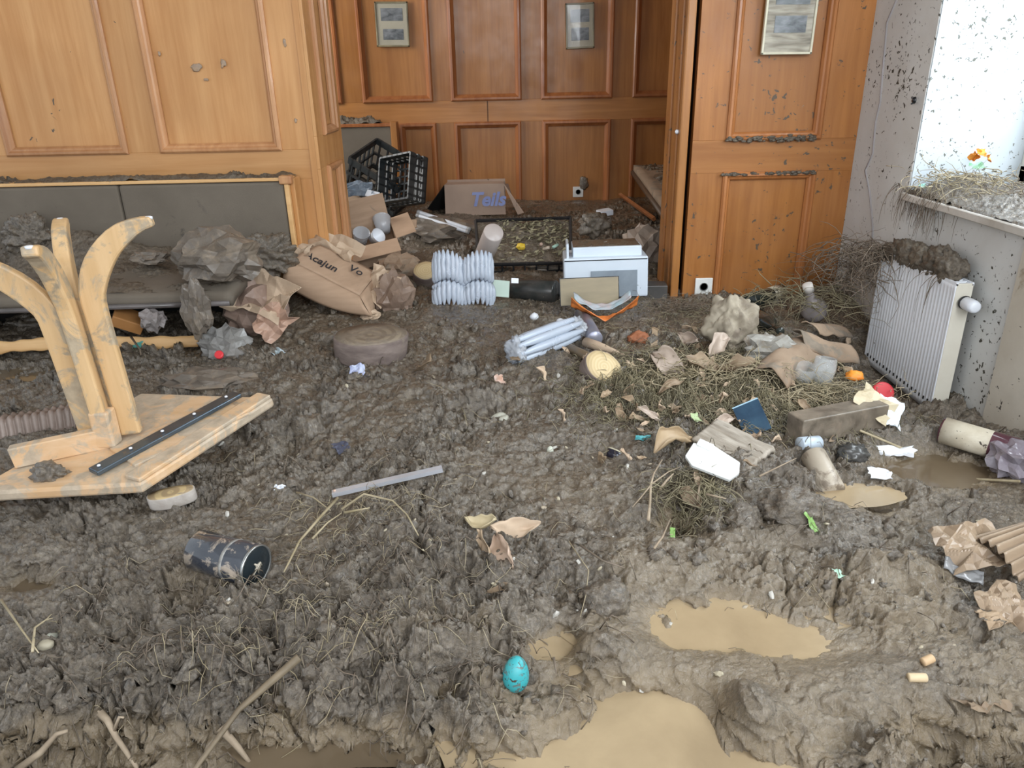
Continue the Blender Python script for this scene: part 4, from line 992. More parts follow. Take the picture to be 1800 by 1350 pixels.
tag(MB().blob((.026, .018, .020), 3, .4, 3, 5, .4).build('yellow_toy', mat('yellow_plastic', (.75, .52, .05), rough=.35), loc=PY(916, 434, 4.25)), 'small yellow plastic piece on the leaf-filled crate', 'plastic piece')
tag(MB().blob((.02, .016, .014), 3, .3, 3, 6, .3).build('orange_piece', M_OR, loc=G(812, 455, .06)), 'orange scrap peeping out behind the air cushion sleeve', 'plastic piece')
for k, (px, py, c_) in enumerate([(951, 431, (.5, .35, .28)), (955, 438, (.6, .5, .4)), (972, 435, (.4, .6, .5))]):
    tag(MB().lathe([(.009, 0), (.009, .04)], 10).build('small_cork', mat('bit_%d' % k, c_, rough=.5), loc=PY(px, py, 4.22), rot=(1.2, .4 * k, k)), ['pinkish cork-like stub on the leaf-filled crate', 'tan stub lying right of the yellow piece on the crate', 'mint green stub on the leaf-filled crate'][k], 'stub')

# white printer-like appliance with tray and board
pp = G(1068, 525, -.01); s_ = S(1068, 522)
w_ = 146 * s_; pr = thing('printer', 'white boxy printer with mud on its lid and dark front recess', 'printer', pp + Vector((0, .15, 0)), (R_(-4), R_(-1.5), R_(-3)))
M_PR = mat('printer_white', (.66, .73, .80), (.62, .69, .77), rough=.3, speck=.35, sscale=30)
M_PRG = mat('printer_grey', (.28, .33, .38), rough=.4)
hB = .20
b = MB(); b.box((0, 0, hB * .5), (w_, .30, hB)); b.build('body', M_PR, pr, smooth=False, bevel=.008)
b = MB(); b.box((.01, .02, hB + .022), (w_ * .82, .26, .05)); b.build('lid', M_PR, pr, smooth=False, bevel=.005)
b = MB(); b.box((-w_ * .45, -.04, hB + .03), (.012, .20, .08), Matrix.Translation((0, 0, 0))); b.build('raised_flap', M_PR, pr, smooth=False, bevel=.003)
b = MB(); b.box((.04, -.149, .07), (w_ * .55, .012, .13)); b.build('paper_recess', M_PRG, pr, smooth=False)
b = MB(); b.box((.0, -.151, hB - .012), (w_ * .98, .004, .004)); b.build('lid_seam', M_DARK, pr, smooth=False)
o = patch('silt_layer', -w_ * .38, w_ * .42, -.09, .15, hB + .047, .012, None, M_MUD, .006, 51, pr, .03)
bd = thing('flat_board', 'olive-brown flat board propped against the front of the printer', 'board', PY(1036, 512, 3.42), (R_(-12), R_(-2), R_(-3)))
MB().box((0, 0, 0), (.272, .012, .125)).build('board', mat('olive_board', (.32, .26, .16), (.24, .20, .125), scale=4, stretch=(1, 1, 6), rough=.35, mud=.2), bd, smooth=False)
MB().box((0, .004, 0), (.280, .010, .132)).build('dark_edge', M_BLACK, bd, smooth=False)
small_box('dark_slab', G(1132, 520, -.02), (.22, .10, .075), (0, 0, -.05), mat('wet_black_slab', (.05, .048, .046), (.09, .085, .08), rough=.3, mud=.3), 'dark flat box lying right of the printer by the folding door', 'box')
# orange bag
M_ORB = mat('orange_foil', (.78, .24, .05), (.62, .17, .04), scale=7, rough=.3, mud=.18, mscale=9)
ob = thing('orange_foil_bag', 'torn orange and blue foil bag in front of the printer', 'bag', G(1060, 552, .02))
def bagf(u, v):
    x = (u - .5) * .30; z = .055 * abs(2 * u - 1) ** 1.6 + .03 * v + .012 * mn.noise(Vector((u * 7, v * 4, 2)))
    return (x, -.02 - .06 * v * (1 - .4 * abs(2 * u - 1)), z - .03 * v + .05 * v * abs(2 * u - 1))
MB().sheet(bagf, 30, 10).build('bag_front', M_ORB, ob, solid=.002)
def bagb(u, v):
    x = (u - .5) * .26; return (x, .02 + .05 * v, .02 + .06 * abs(2 * u - 1) ** 2 + .01 * mn.noise(Vector((u * 7, v * 4, 9))) + .015 * v)
MB().sheet(bagb, 24, 8).build('bag_lining', mat('pale_blue_foil', (.35, .52, .60), (.55, .35, .30), scale=9, rough=.25), ob, solid=.002)
# cans, tubes and bottles
def bottle(name, pA, pB, rpx, m, label, neck=True, label_m=None, lab=(.2, .7), dzr=.8, cat='bottle', cap_m=None, n=32, rA=None, dz1=None, capped=None):
    sA = S(*pA); r = rpx * sA if rA is None else rA
    t = thing(name, label, cat); A = G(pA[0], pA[1], r * dzr); B = G(pB[0], pB[1], r * (dzr if dz1 is None else dz1)); L_ = aim(t, A, B)
    if neck: pr_ = [(r * .85, 0), (r, r * .15), (r, L_ * .60), (r * .93, L_ * .66), (r * .45, L_ * .76), (r * .36, L_ * .80), (r * .34, L_ * .95), (r * .42, L_ * .955), (r * .42, L_)]
    else: pr_ = [(r * .9, 0), (r, r * .1), (r, L_ - r * .1), (r * .92, L_)]
    MB().lathe(pr_, n).build('body', m, t)
    if label_m: MB().lathe([(r * 1.015, L_ * lab[0]), (r * 1.015, L_ * lab[1])], n).build('label', label_m, t)
    if cap_m: MB().lathe([(r * .5, L_ * .9), (r * .5, L_ * 1.01), (r * .4, L_ * 1.015)], 16).build('cap', cap_m, t)
    return t, r, L_
M_DG = mat('dark_glass', (.015, .02, .018), (.03, .035, .03), rough=.1, mud=.22, mscale=12)
M_LAB = mat('paper_label', (.62, .57, .46), (.42, .36, .26), scale=12, rough=.6, speck=.9, sscale=70, mud=.3, mscale=14)
bottle('bottle', (902, 505), (978, 512), 19, mat('black_bottle', (.015, .02, .02), (.06, .055, .05), scale=8, rough=.25, mud=.2, mscale=16), 'black cylinder bottle with small white label lying left of the printer', False, None, cat='bottle')
small_box('mint_card', G(880, 520, .02), (.085, .006, .085), (-.45, .15, .15), mat('mint_card', (.48, .60, .52), (.42, .52, .45), rough=.5, mud=.12), 'pale mint square card right of the air cushion sleeve', 'card')
small_box('white_sticker', PY(905, 498, 3.46), (.035, .004, .025), (-.5, .1, .1), M_WHITE, 'small white sticker at the left end of the black cylinder bottle', 'label')
t, r, L_ = bottle('plastic_tube', (846, 452), (868, 405), 18, mat('beige_tube', (.56, .50, .47), (.50, .44, .41), rough=.3, mud=.12), 'beige cylindrical tube leaning over the air cushion sleeve', False, rA=.055, dz1=4.6, cat='tube')
MB().lathe([(.012, 0), (.012, .004)], 16, Matrix.Translation((0, -r * .9, L_ * .45)) @ Matrix.Rotation(R_(90), 4, 'X')).build('logo_spot', mat('spot_red', (.6, .3, .25)), t)
bottle('drinks_can', (1022, 545), (1046, 585), 18, mat('blue_can', (.22, .25, .38), (.30, .27, .24), scale=6, rough=.3, metal=.4, mud=.35), 'crushed blue-grey drinks can in front of the orange foil bag', False, rA=.033, cat='can')
bottle('wine_bottle', (1318, 528), (1372, 510), 15, M_DG, 'dark wine bottle with cream neck label lying along the foot of the right panel', False, M_LAB, (.62, .9), rA=.038)
bottle('wine_bottle', (1318, 548), (1372, 585), 13, M_DG, 'dark muddy bottle lying below the cream-labelled one in the right corner', True, rA=.035)
bottle('wine_bottle', (1655, 752), (1790, 792), 26, mat('red_wine_glass', (.06, .02, .03), (.10, .04, .05), rough=.12, mud=.1), 'wine bottle with large cream label lying below the radiator', False, M_LAB, (.03, .66), rA=.041)
# label lines
bottle('cardboard_tube', (1430, 792), (1468, 842), 26, mat('beige_can', (.36, .31, .24), (.50, .44, .36), scale=4, rough=.4, mud=.55, mscale=10), 'beige mud-streaked cylinder can standing out of the mud right of the white foam piece', False, rA=.036, cat='can')
bottle('plastic_tube', (1405, 782), (1440, 776), 10, mat('blue_white_tube', (.50, .58, .66), (.35, .40, .45), scale=12, rough=.3, mud=.2), 'small blue-white tube under the long muddy carton', False, rA=.022, cat='tube')
# foreground black tin
t, r, L_ = bottle('black_tin', (346, 958), (447, 984), 38, mat('black_gloss', (.025, .03, .042), (.07, .075, .085), scale=5, rough=.12, coat=.5, mud=.5, mscale=13, mudc=(.28, .235, .19)), 'glossy black cylinder tin half caked in mud in the left foreground', False, rA=.048, dzr=.9, cat='tin')
MB().lathe([(r * .97, L_ + .001), (r * .93, L_ + .003), (.001, L_ + .003)], 32).build('end_disc', mat('black_disc', (.012, .018, .022), (.02, .026, .03), rough=.18, mud=.2, mscale=14, mudc=(.4, .35, .28)), t)
MB().lathe([(r * 1.0, L_ - .004), (r * 1.035, L_), (r * 1.035, L_ + .004), (r * .97, L_ + .005), (r * .95, L_ + .001)], 32).build('rim', mat('tin_rim', (.45, .46, .45), rough=.25, metal=.8, mud=.3, mscale=20), t)
MB().lathe([(r * 1.01, L_ * .62), (r * 1.01, L_ * .67)], 32).build('pale_band', mat('band', (.42, .40, .36), (.12, .12, .12), scale=30, rough=.4), t)
b = MB()
for k in range(4):
    a = k * .8; b.tube([Vector((math.cos(a) * .004 * k - .006, .01 - .008 * k, L_ + .004)), Vector((.004 * k, .004, L_ + .005)), Vector((.002 + .004 * k, -.018 + .004 * k, L_ + .004))], .0022, 5)
b.build('mud_smear', mat('pale_smear', (.5, .45, .36)), t)
# teal egg
eg = MB()
pr_ = [(.0005, 0)] + [(.0255 * math.sin(a) * (1 + .12 * math.cos(a)), .036 - .036 * math.cos(a)) for a in [math.pi * k / 18 for k in range(1, 18)]] + [(.0005, .072)]
eg.lathe(pr_, 32)
tag(eg.build('teal_egg', mat('teal_shell', (.035, .30, .33), (.05, .38, .40), scale=5, rough=.4, mud=.42, mscale=60, speck=1.3, sscale=110, mudc=(.09, .10, .09)), loc=G(905, 1205, .0), rot=(R_(-12), R_(4), 0)), 'teal painted egg standing in the mud next to the puddle', 'egg')
# grey metal strip
ms = thing('metal_strip', 'long pale grey metal strip lying on the mud in the middle', 'strip'); A = G(582, 853, .03); B = G(777, 819, .035); L_ = aim(ms, A, B)
ms.rotation_mode = 'XYZ'; ms.rotation_euler = (0, -math.asin((B.z - A.z) / L_), math.atan2(B.y - A.y, B.x - A.x)); 
MB().box((L_ / 2, 0, .004), (L_, .022, .003)).box((L_ / 2, -.010, 0), (L_, .003, .012)).build('strip', mat('zinc', (.52, .53, .57), (.44, .45, .48), rough=.3, metal=.3, mud=.05), ms, smooth=False)
MB().lathe([(.004, 0), (.004, .004)], 10, Matrix.Translation((.008, 0, .006))).build('rivet', mat('rivet', (.7, .5, .4)), ms)
# air cushion sleeves
def sleeve(cx, Wd, Ht, par, nm='air_chamber', nt=9, inner=1):
    for k in range(nt):
        t0 = (k + .5) / nt; ang = math.pi * (t0 - .5) * .95
        x = cx + math.sin(ang) * Wd * .5; y = -math.cos(ang) * Wd * .22
        dip = 1 - .13 * (t0 if inner > 0 else 1 - t0) ** 2
        N_ = 22; r_ = Wd * .5 * math.pi / nt * .60; pts = []; rr = []
        for j in range(N_):
            q = j / (N_ - 1); bul = 1 + .10 * math.exp(-((q - .25) / .16) ** 2) - .04 * math.exp(-((q - .45) / .04) ** 2)
            pts.append((cx + (x - cx) * bul + .004 * mn.noise(Vector((k, q * 6, cx))), y * bul + .02 * math.exp(-((q - .45) / .05) ** 2), q * Ht * dip + .012 * math.cos(ang * 2)))
            rr.append(r_ * min(1, .3 + 5 * min(q, 1 - q)) * (1 - .35 * math.exp(-((q - .45) / .025) ** 2)))
        MB().tube(pts, rr, 10).build(nm, M_AIR, par)
M_AIR = mat('air_film', (.62, .68, .78), (.55, .62, .72), scale=6, rough=.16, rough2=.3, trans=.30, bump=.15, bscale=30)
pa = G(815, 535, -.02); w_ = 100 * S(815, 535)
ac = thing('air_cushion_sleeve', 'inflated clear plastic double bottle sleeve standing upright in the middle', 'packaging', pa, (R_(-14), R_(1), R_(2)))
sleeve(-w_ * .255, w_ * .50, .275, ac, inner=1); sleeve(w_ * .255, w_ * .50, .27, ac, inner=-1)
# lying sleeve
t = thing('air_cushion_sleeve', 'clear plastic bottle sleeve lying on its side, with shiny creases', 'packaging'); A = G(905, 612, .045); B = G(1012, 572, .05); L_ = aim(t, A, B)
for k in range(8):
    a = k / 8 * 6.283; x, y = .042 * math.cos(a), .042 * math.sin(a)
    pts = [(x * (1 + .1 * mn.noise(Vector((k, z * 9, 0)))), y, z) for z in np.linspace(-.01, L_, 14)]
    MB().tube(pts, [.0175 * (.5 + .5 * min(1, 3 * min(j + .2, 13.2 - j) / 12)) for j in range(14)], 10).build('air_chamber', M_AIR, t)
MB().blob((.05, .05, .03), 4, .4, 3, 8, .7, M=Matrix.Translation((0, 0, .0))).build('crinkled_end', M_PLAST, t)
MB().blob((.048, .048, .03), 4, .4, 3, 9, .7, M=Matrix.Translation((0, 0, L_))).build('crinkled_end', M_PLAST, t)
# paper cone / plank near it
t = thing('paper_cone', 'pointed grey-brown cardboard spike lying right of the clear lying sleeve', 'cardboard'); A = G(1030, 590, .03); B = G(1103, 624, .01); L_ = aim(t, A, B)
MB().lathe([(.022, 0), (.02, L_ * .3), (.001, L_)], 12).build('cone', M_KRAFT, t)
rod('round_stick', (1002, 606), (1050, 632), .018, mat('muddy_stick', (.20, .15, .09), (.12, .09, .06), rough=.4, mud=.3), 'short thick brown stick between clear sleeve and tilted log slice', 'stick')
# alcove cup and rolled paper
pc = PY(1062, 400, 4.7)
t = thing('carton_cup', 'small muddy carton with white lid standing at the back right of the debris', 'carton', G(1064, 406, -.01), (R_(-12), R_(-6), .3))
MB().lathe([(.045, 0), (.055, .09), (.045, .12)], 20, None, .1, 4).build('body', mat('muddy_pot', (.30, .24, .19), (.42, .36, .3), scale=8, rough=.5, mud=.3), t)
MB().box((0, -.01, .135), (.09, .08, .035), Matrix.Rotation(R_(14), 4, 'X')).build('lid', M_WHITE, t, smooth=False, bevel=.004)
crumple(G(1132, 435, .06), (.13, .10, .13), 41, 'crumpled pinkish-brown wrapping paper right of the printer in the alcove mouth', mat('pink_kraft', (.44, .35, .28), (.26, .20, .16), scale=5, rough=.4, mud=.25), cre=.45, freq=2.2)
rag(1045, 395, 4.6, (.09, .09, .07), 51, 'rounded muddy lump left of the small carton with white lid', M_MUD, 'mud_lump', 'mud', 4, .2)
tag(MB().blob((.022, .022, .018), 2, .2, 3, 1).build('white_bead', M_WHITE, loc=G(939, 547, .012)), 'small white knob on the mud in front of the black bottle', 'knob')
tag(MB().blob((.02, .018, .016), 2, .2, 3, 2).build('white_bead', M_WHITE, loc=G(985, 561, .012)), 'small white knob touching the clear lying sleeve', 'knob')

# right-hand cluster -------------------------------------------------
M_STONE = mat('lichen_stone', (.38, .33, .25), (.17, .14, .10), scale=12, rough=.7, bump=.6, mud=.42, mscale=12, speck=.4, sscale=50)
crumple(G(1285, 575, .06), (.10, .08, .12), 5, 'large pale stump-like lump standing before the right pine panel', M_STONE, 'rotten_stump', 'stump', cre=.15, amp=.3, sub=5, smooth_=True)
crumple(G(1355, 612, .04), (.11, .07, .065), 8, 'grey translucent torn plastic lump right of the stump', mat('grey_muddy_film', (.34, .33, .30), (.20, .18, .15), scale=7, rough=.2, rough2=.5, mud=.4, mscale=9), 'crumpled_plastic', 'plastic', cre=.6)
def curved_card(pA, pB, wd, dz, curl, label, m=M_CARDM, seed=0, name='cardboard_sheet', tilt=0.0, cat='cardboard'):
    A = G(*pA, dz); B = G(*pB, dz); d = (B - A); s_ = Vector((-d.y, d.x, 0)).normalized() * wd; s_.z = tilt * wd
    def fn(u, v):
        return A + d * u + s_ * (v - .5) + Vector((0, 0, curl * (1 - (2 * v - 1) ** 2) + .3 * curl * math.sin(u * 4 + seed) + .012 * mn.noise(Vector((u * 4, v * 3, seed)))))
    return tag(MB().sheet(fn, 26, 14).build(name, m, solid=.004), label, cat)
curved_card((1355, 655), (1425, 600), .13, .05, .04, 'curled brown cardboard sheet in front of the grey plastic lump', tilt=.3)
curved_card((1405, 600), (1500, 618), .09, .07, .03, 'brown cardboard sheet reaching towards the radiator, roots on top', seed=2, tilt=.5)
curved_card((1425, 572), (1485, 580), .08, .09, .02, 'torn cardboard flap leaning in the right corner below the glass flask', seed=4, tilt=.4)
# long muddy carton
b_ = thing('long_carton', 'long narrow mud-covered carton with torn pale end, in front of the radiator', 'carton'); A = G(1396, 752, .035); B = G(1545, 722, .035); L_ = aim(b_, A, B)
MB().box((0, 0, L_ / 2), (.075, .085, L_)).build('carton_body', mat('long_muddy', (.10, .08, .06), (.26, .22, .17), scale=14, rough=.35, mud=.5, mscale=14, bump=.4), b_, smooth=False, bevel=.004)
scrap(G(1540, 708, .07), .12, .09, mat('cream_board', (.62, .54, .38), (.5, .42, .28), rough=.5, mud=.15), 81, 'cream torn card flap at the right end of the long muddy carton', 'cardboard', 'torn_card', (R_(30), R_(35), -.4), .15)
scrap(G(1566, 718, .05), .075, .10, mat('shiny_white_film', (.62, .72, .78), (.75, .8, .84), scale=20, rough=.12), 82, 'shiny pale blue wrapper between long carton and radiator', 'wrapper', 'foil_wrapper', (R_(40), R_(20), -.3), .12)
# glasses
def wineglass(px, py, r, h, rot, label):
    t = thing('drinking_glass', label, 'glass', G(px, py, .0), rot, 'drinking glasses under the cardboard')
    MB().lathe([(r * .55, 0), (r * .85, h * .25), (r, h * .6), (r * .9, h), (r * .86, h), (r * .95, h * .6), (r * .8, h * .27), (r * .4, .006), (.001, .006)], 28).build('bowl', M_GLASS, t)
    return t
wineglass(1408, 672, .034, .085, (R_(20), 0, 0), 'clear drinking glass under the curled cardboard, left one of the two')
wineglass(1444, 674, .040, .10, (R_(-8), R_(6), 0), 'clear drinking glass under the curled cardboard, right one of the two')
gf = thing('glass_flask', 'round-bellied clear glass flask standing in the right corner against the panel', 'flask', G(1436, 560, .02), (R_(8), R_(-24), 0))
MB().lathe([(.012, 0), (.05, .02), (.058, .055), (.045, .095), (.02, .12), (.018, .16), (.022, .185), (.018, .186), (.013, .13), (.04, .095), (.052, .055), (.045, .024), (.001, .01)], 32).build('body', mat('smoky_glass', (.62, .56, .55), rough=.05, trans=.6, mud=.12, mscale=20), gf)
MB().lathe([(.0225, .150), (.0225, .187), (.014, .19)], 20).build('stopper', mat('chalk', (.6, .56, .52)), gf)
# blue booklet
bk = thing('blue_booklet', 'small dark blue glossy booklet standing on edge in the straw', 'booklet', G(1322, 735, .03), (R_(-38), R_(-28), R_(-8)))
MB().box((0, 0, .0), (.085, .012, .105)).build('cover', mat('blue_cover', (.010, .03, .065), (.04, .09, .14), scale=9, rough=.15, mud=.12), bk, smooth=False, bevel=.001)
MB().box((0, 0, .0535), (.085, .013, .004)).build('page_edge', mat('pale_blue', (.4, .6, .72)), bk, smooth=False)
# planks
M_OLD = mat('weathered_plank', (.52, .47, .40), (.28, .24, .19), scale=4, stretch=(1.5, 12, 12), rough=.7, bump=.6, bscale=9, mud=.15)
pl = thing('weathered_plank', 'short grey weathered wooden plank with rough grain above the white foam piece', 'plank'); A = G(1240, 748, .05); B = G(1340, 780, .05); L_ = (B - A).length
pl.location = A; pl.rotation_euler = (R_(22), 0, math.atan2(B.y - A.y, B.x - A.x))
MB().sheet(lambda u, v: (L_ * u * (1 + .05 * mn.noise(Vector((u * 2, v * 9, 0)))), (v - .5) * .11 * (1 + .06 * mn.noise(Vector((u * 8, 2, 0)))), .004 * mn.noise(Vector((u * 3, v * 30, 5)))), 30, 24).build('plank', M_OLD, pl, solid=.018)
fo = thing('white_foam_piece', 'broken white foam slab lying on the mud, brightest piece in the centre right', 'foam piece', G(1254, 808, .055), (R_(24), R_(12), R_(-34)))
vs = [(x * .85, y * .85) for x, y in [(-.085, -.032), (-.05, -.055), (.075, -.045), (.09, -.005), (.075, .035), (.02, .045), (-.03, .055), (-.045, .04), (-.085, .03)]]
n = len(vs); zf = .0
MB().add([(x, y, 0) for x, y in vs] + [(x, y, .012) for x, y in vs], [tuple(range(n - 1, -1, -1)), tuple(range(n, 2 * n))] + [(i, (i + 1) % n, n + (i + 1) % n, n + i) for i in range(n)]).build('slab', mat('white_foam', (.78, .80, .78), (.74, .76, .74), rough=.6, mud=.25, mscale=16, speck=.6, sscale=60), fo, smooth=False, bevel=.002)
MB().box((-.040, .032, .014), (.045, .024, .01)).build('tab', _mats['white_foam'], fo, smooth=False, bevel=.003)
# black half lid
bl_ = thing('dark_half_cap', 'half-buried dark oval cap with pale rim in the mud right of centre', 'shell', G(1077, 797, -.01), (R_(-38), R_(18), R_(-20)))
MB().lathe([(.001, 0), (.03, .004), (.034, .02), (.031, .02), (.028, .008), (.001, .006)], 28, Matrix.Diagonal((.8, .5, 1.6, 1))).build('shell', mat('violet_black', (.02, .018, .03), rough=.15), bl_)
MB().lathe([(.0345, .019), (.0355, .021), (.031, .0215)], 28, Matrix.Diagonal((.8, .5, 1.6, 1))).build('rim', mat('cream_rim', (.6, .55, .4)), bl_)
# black plastic bowl under carton
tag(MB().blob((.045, .04, .03), 4, .15, 5, 3, .4).build('ribbed_black_dish', mat('dish_black', (.04, .042, .04), (.09, .085, .08), scale=14, rough=.25, mud=.25), loc=G(1500, 790, .02)), 'ribbed blackish plastic dish under the near side of the long carton', 'dish')
rod('straw_stalk', (1512, 752), (1612, 792), .004, M_STRAW, 'pale straight straw stalk crossing the mud below the radiator', 'stalk', 0, .03, .015, 6)
scrap(G(1575, 792, .02), .11, .035, mat('white_wrapper', (.75, .77, .80), (.6, .6, .62), rough=.3, mud=.1), 91, 'long white wrapper scrap on the mud between long carton and wine bottle', 'wrapper', 'white_wrapper', (R_(25), 0, -.1), .12)
scrap(G(1548, 826, .02), .07, .035, mat('white_wrapper', (.75, .77, .80)), 92, 'small white torn scrap right of the beige can', rot=(R_(25), .1, .1), amp=.2)
pf = crumple(G(1785, 810, .03), (.06, .09, .055), 93, 'crumpled clear plastic film at the right edge beside the labelled bottle', mat('violet_film', (.25, .20, .24), (.4, .38, .42), scale=8, rough=.12, trans=.3, mud=.15), 'plastic_film', 'film', cre=.4)
rod('straw_stalk', (1690, 838), (1795, 840), .004, M_STRAW, 'pale straw stalk near the right edge below the labelled wine bottle', 'stalk', 0, .02, .02, 6)
# crumpled brown paper at right
M_KR2 = mat('wet_kraft', (.36, .27, .185), (.22, .16, .11), scale=5, rough=.33, mud=.12, bump=.25, bscale=24)
def crump_sheet(p, w_, h_, seed, rot, label, m=M_KR2, name='crumpled_paper', amp=.5, n_=40, cat='paper'):
    L1, L2, L3, L4 = lattice(seed, 4), lattice(seed + 50, 9), lattice(seed + 90, 4), lattice(seed + 70, 4)
    def fn(u, v):
        k = (L1(u, v) * .6 + L2(u, v) * .3) * amp * h_ * .5
        return ((u - .5) * w_ * (1 + .2 * L3(u, v)), (v - .5) * h_ * (1 + .2 * L4(u, v)), k + .3 * math.sin(u * 3.1) * h_ * .35)
    return tag(MB().sheet(fn, 36, 36).build(name, m, loc=p, rot=rot, solid=.0015, smooth=False), label, cat)
crump_sheet(G(1718, 955, .05), .155, .13, 3, (R_(14), R_(-4), .1), 'crumpled brown kraft paper at the right edge, left of the pleated piece')
def pleat(u, v):
    return ((u - .5) * .17, (v - .5) * .14 * (1 - .3 * u), .008 * math.sin(v * 40) + .04 * math.sin(v * 3.1) + .01 * u)
tag(MB().sheet(pleat, 20, 60).build('pleated_paper', M_KR2, loc=G(1800, 965, .05), rot=(R_(8), R_(-10), .25), solid=.0012), 'pleated brown paper fan at the right edge of the mud', 'paper')
curved_card((1660, 985), (1730, 1010), .05, .01, .012, 'shiny grey metal-like strip bent under the brown kraft paper', mat('wet_strip', (.30, .30, .30), (.12, .12, .12), scale=10, rough=.12, mud=.2), 3, 'bent_strip', cat='strip')
crump_sheet(G(1775, 1060, .01), .11, .10, 13, (R_(6), R_(-8), .5), 'brown leaf-like paper folded in the mud below the pleated piece')
crump_sheet(G(1752, 1085, .0), .07, .05, 14, (R_(6), R_(12), .2), 'small pointed brown leaf in the mud near the right edge', M_LEAF, 'dead_leaf', cat='leaf')
crump_sheet(G(1725, 1240, .0), .09, .06, 15, (R_(-20), R_(8), .2), 'brown leaf folded over the dark hole at the bottom right', M_LEAF, 'dead_leaf', cat='leaf')
tag(MB().blob((.05, .045, .04), 4, .2, 3, 16, .3).build('mud_covered_stone', M_MUD, loc=G(1068, 1050, .01)), 'smooth mud-covered stone left of the shallow puddle', 'stone')
tag(MB().blob((.075, .06, .05), 4, .3, 3, 17, .4).build('mud_covered_stone', M_MUD, loc=G(1395, 890, .01)), 'angular mud-covered stone below the beige can', 'stone')
tag(MB().blob((.045, .05, .035), 4, .3, 3, 18, .3).build('mud_covered_stone', M_MUD, loc=G(1310, 900, .01)), 'rounded mud-covered stone left of the angular one', 'stone')
# corks & small bright bits
def cork(px, py, r, l_, rot, c, label, name='wine_cork', cat='cork'):
    return tag(MB().lathe([(r * .9, 0), (r, .002), (r, l_ - .002), (r * .9, l_)], 14).build(name, mat('cork_' + name + label[:5], c, rough=.6, speck=.2), loc=G(px, py, r * .8), rot=rot), label, cat)
cork(1596, 1190, .0085, .034, (0, R_(90), -.05), (.62, .48, .30), 'light tan cork lying in the mud near the bottom right, lower of two')
cork(1622, 1162, .0085, .024, (0, R_(80), .3), (.55, .38, .22), 'short tan cork with dark side, upper of the two at bottom right')
cork(320, 735, .008, .024, (0, R_(85), .1), (.62, .58, .44), 'pale greenish stub on the metal rail of the overturned table', 'chalk_stub', 'stub')
M_MINT = mat('mint_scrap', (.45, .68, .52), (.5, .72, .58), rough=.4)
scrap(G(1476, 992, .006), .026, .022, M_MINT, 101, 'pale mint triangular scrap in the mud on the right', rot=(.4, .2, .3))
scrap(G(1706, 832, .01), .03, .015, M_MINT, 102, 'small mint scrap near the labelled wine bottle', rot=(.6, .0, .1))
scrap(G(1427, 918, .012), .03, .05, mat('fresh_leaf', (.20, .36, .09), rough=.4), 103, 'bright green little leaf sticking out of the mud right of the stones', 'leaf', 'green_leaf', (R_(50), .3, .6), .2)
scrap(G(1183, 935, .01), .015, .03, mat('fresh_leaf', (.28, .55, .12)), 104, 'tiny bright green sprout in the hollow below the twigs', 'sprout', 'green_sprout', (R_(50), .3, .2), .2)
scrap(G(1222, 740, .03), .035, .03, mat('pale_green_leaf', (.42, .52, .28)), 105, 'pale green leaf above the weathered plank', 'leaf', 'green_leaf', (R_(40), .3, .6), .2)
scrap(G(1130, 768, .01), .05, .02, mat('teal_wrap', (.12, .42, .45)), 106, 'small teal wrapper left of the curled bark', 'wrapper', 'teal_wrapper', (R_(40), .1, .2), .3)
def curl_leaf(px, py, w_, h_, seed, label, m=M_LEAF, rot=(R_(20), 0, 0), dz=.03, group=None, name='dead_leaf', cat='leaf', curl=1.6):
    L1, L2 = lattice(seed, 4), lattice(seed + 30, 6)
    def fn(u, v):
        a = (v - .5) * 2; wd = math.sin(math.pi * min(.985, max(.015, u))) ** .75 * (1 + .30 * L2(u, .3 if v < .5 else .8))
        return ((u - .5) * w_ * (1 + .06 * L1(v, u)), a * h_ / 2 * wd * math.cos(abs(a) * curl * .45) + .12 * h_ * math.sin(u * 3 + seed), abs(a) ** 1.5 * h_ * .38 * wd * curl * (.5 if v > .5 else .15 + .1 * (seed % 4)) + .12 * w_ * math.sin(u * 4 + seed) + .10 * w_ * L1(u, v))
    return tag(MB().sheet(fn, 16, 12).build(name, m, loc=G(px, py, dz), rot=rot, solid=.001), label, cat, group)
scrap(G(628, 658, .01), .055, .045, mat('blue_white_paper', (.6, .66, .78), (.35, .38, .6), scale=30, rough=.4), 107, 'crumpled white and blue paper scrap in the mud below the log slice', rot=(.6, .2, .2), amp=.5)
scrap(G(488, 612, .01), .07, .04, mat('ice_wrap', (.6, .72, .8), (.4, .45, .45), scale=20, rough=.2), 108, 'pale blue wrapper scrap right of the grey plastic bag', 'wrapper', 'foil_wrapper', (.5, .3, -.7), .3)
scrap(G(600, 782, .008), .05, .05, mat('navy_scrap', (.07, .075, .11)), 109, 'dark bluish fabric scrap in the mud above the metal strip', 'scrap', 'cloth_scrap', (.3, .1, .7), .2)
scrap(G(490, 855, .008), .03, .025, M_WHITE, 110, 'tiny white scrap above the straw stalks', rot=(.5, .3, .1), amp=.4)
scrap(G(878, 668, .01), .05, .04, mat('peach_scrap', (.55, .32, .22), (.5, .42, .38), scale=20), 111, 'peach and white scrap in the mud below the clear lying sleeve', rot=(.8, .2, .9), amp=.4)
tag(MB().blob((.028, .016, .012), 3, .15, 3, 21).build('pale_stone', mat('pale_pebble', (.42, .41, .34), rough=.5, mud=.2), loc=G(877, 718, .006), rot=(0, 0, .5)), 'pale oval pebble in the middle of the mud field, upper of two', 'pebble')
tag(MB().blob((.022, .014, .010), 3, .15, 3, 22).build('pale_stone', _mats['pale_pebble'], loc=G(886, 730, .006), rot=(0, 0, .9)), 'pale oval pebble in the middle of the mud field, lower of two', 'pebble')
